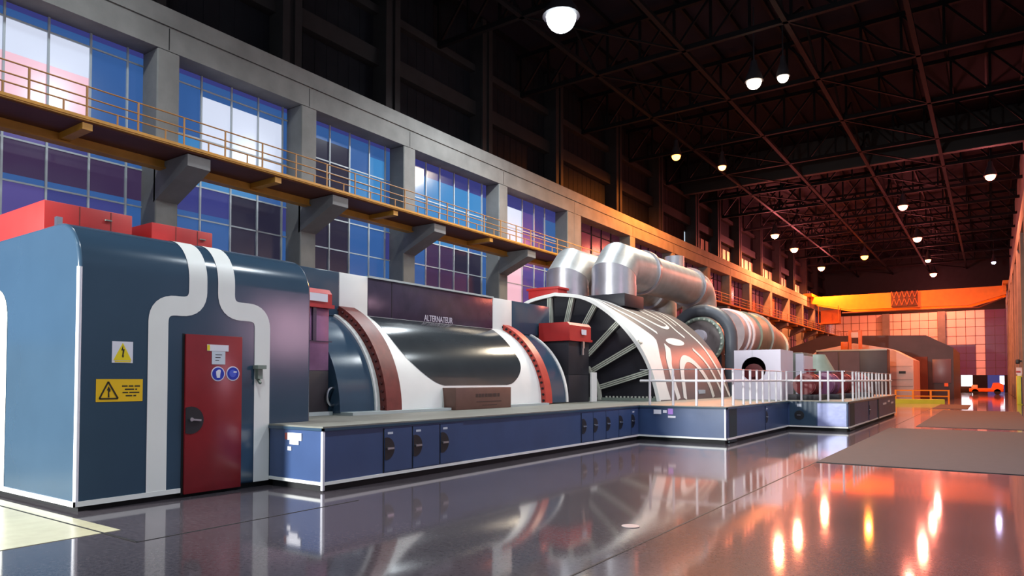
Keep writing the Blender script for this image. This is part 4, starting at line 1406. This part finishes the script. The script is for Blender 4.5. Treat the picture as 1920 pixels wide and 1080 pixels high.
# bridge crane
cr = thing('bridge_crane', 'orange yellow bridge crane spanning the hall near the end wall', 'crane', (-7.3, 85, 10.8))
for yy, nm in ((84.0, 'girder'), (87.0, 'girder')):
    bm = B(); prism(bm, [(-16.9, 10.2), (-12.9, 9.25), (-1.8, 9.1), (1.3, 10.0), (1.3, 10.85), (-1.5, 10.85), (-16.9, 10.9)], 'y', yy, yy + 0.5); obj(nm, bm, m_crane, cr)
bm = B(); box(bm, -17.4, -16.5, 82.6, 88.6, 10.87, 11.2); obj('end_carriage', bm, m_crane, cr)
bm = B(); box(bm, 1.0, 1.6, 82.6, 88.6, 10.91, 11.2); box(bm, 1.0, 1.3, 83.9, 87.6, 10.3, 10.95); obj('end_carriage', bm, m_crane, cr)
bm = B(); box(bm, -8.75, -6.3, 83.6, 84.0, 9.3, 10.85); obj('cage_back', bm, m_galr, cr)
bm = B()
for k in range(5):
    x = -8.7 + k * 0.48
    beam(bm, (x, 83.56, 9.4), (x + 0.48, 83.56, 10.9), 0.07); beam(bm, (x + 0.48, 83.56, 9.4), (x, 83.56, 10.9), 0.07)
obj('service_cage', bm, m_cranel, cr)
bm = B(); box(bm, -9.2, -6.0, 84.5, 87.0, 10.5, 10.84); obj('trolley', bm, m_cranel, cr)
bm = B()
box(bm, -16.0, -13.9, 83.4, 84.9, 7.75, 7.85)
for x in (-16.0, -13.95):
    for y in (83.4, 84.85): box(bm, x, x + 0.06, y, y + 0.06, 7.8, 9.75)
box(bm, -16.0, -13.9, 84.8, 84.9, 7.8, 9.4)
obj('cab', bm, M('crane_cab_paint', (150, 84, 30), 0.5), cr)
bm = B(); tube(bm, [(-13.6, 83.8, 8.9), (-8, 83.8, 8.86), (-1.0, 83.8, 8.75), (1.0, 83.8, 9.6)], 0.07, n=8); obj('feed_pipe', bm, m_galr, cr)

# orange floor truck at the far door
t = thing('floor_truck', 'low orange maintenance truck standing by the far doorways', 'truck', (-0.6, 83, 0))
bm = B(); box(bm, -1.9, 0.9, 82.2, 83.8, 0.28, 0.62, bev=0.05); obj('chassis', bm, m_orange, t)
bm = B(); prism(bm, [(-0.1, 0.6), (0.9, 0.6), (0.9, 1.0), (0.5, 1.18), (0.05, 1.15)], 'y', 82.3, 83.7); obj('bonnet', bm, m_orange, t)
bm = B(); box(bm, -1.7, -1.2, 82.4, 83.6, 0.62, 0.95, bev=0.03); obj('load_box', bm, m_palebld, t)
for x in (-1.4, 0.4):
    for y in (82.2, 83.6):
        bm = B(); tube(bm, [(x, y, 0.28), (x, y + 0.2, 0.28)], 0.28, n=18); obj('wheel', bm, m_tyre, t)

# hydrant cabinet and sign by the right wall
t = thing('hydrant_cabinet', 'tall lime and grey hydrant cabinet against the orange side wall', 'cabinet', (1.4, 49.7, 0))
bm = B(); box(bm, 1.16, 1.41, 49.3, 50.5, 0, 1.66, bev=0.01); obj('casing', bm, m_lime, t)
bm = B(); box(bm, 1.41, 1.7, 49.3, 50.5, 0, 1.62, bev=0.01); obj('side_casing', bm, m_green, t)
bm = B(); box(bm, 1.36, 1.46, 49.27, 49.3, 0.05, 1.6); obj('door_gap', bm, m_gloss, t)
bm = B()
box(bm, 1.15, 1.42, 49.34, 49.4, 1.75, 2.15, mi=0); box(bm, 1.15, 1.35, 49.32, 49.34, 1.85, 1.95, mi=1)
box(bm, 1.2, 1.40, 49.34, 49.4, 1.66, 1.75, mi=0)
tag(obj('safety_board', bm, [m_signwhite, m_redbox]), 'white board with red mark above the lime hydrant cabinet', 'sign')
bm = B(); box(bm, 1.12, 1.32, 48.7, 49.1, 2.35, 2.6, bev=0.03); box(bm, 1.3, 1.42, 48.85, 48.95, 2.45, 2.55)
tag(obj('wall_horn', bm, m_black), 'small black horn fixed to the side wall column above the white board', 'horn')
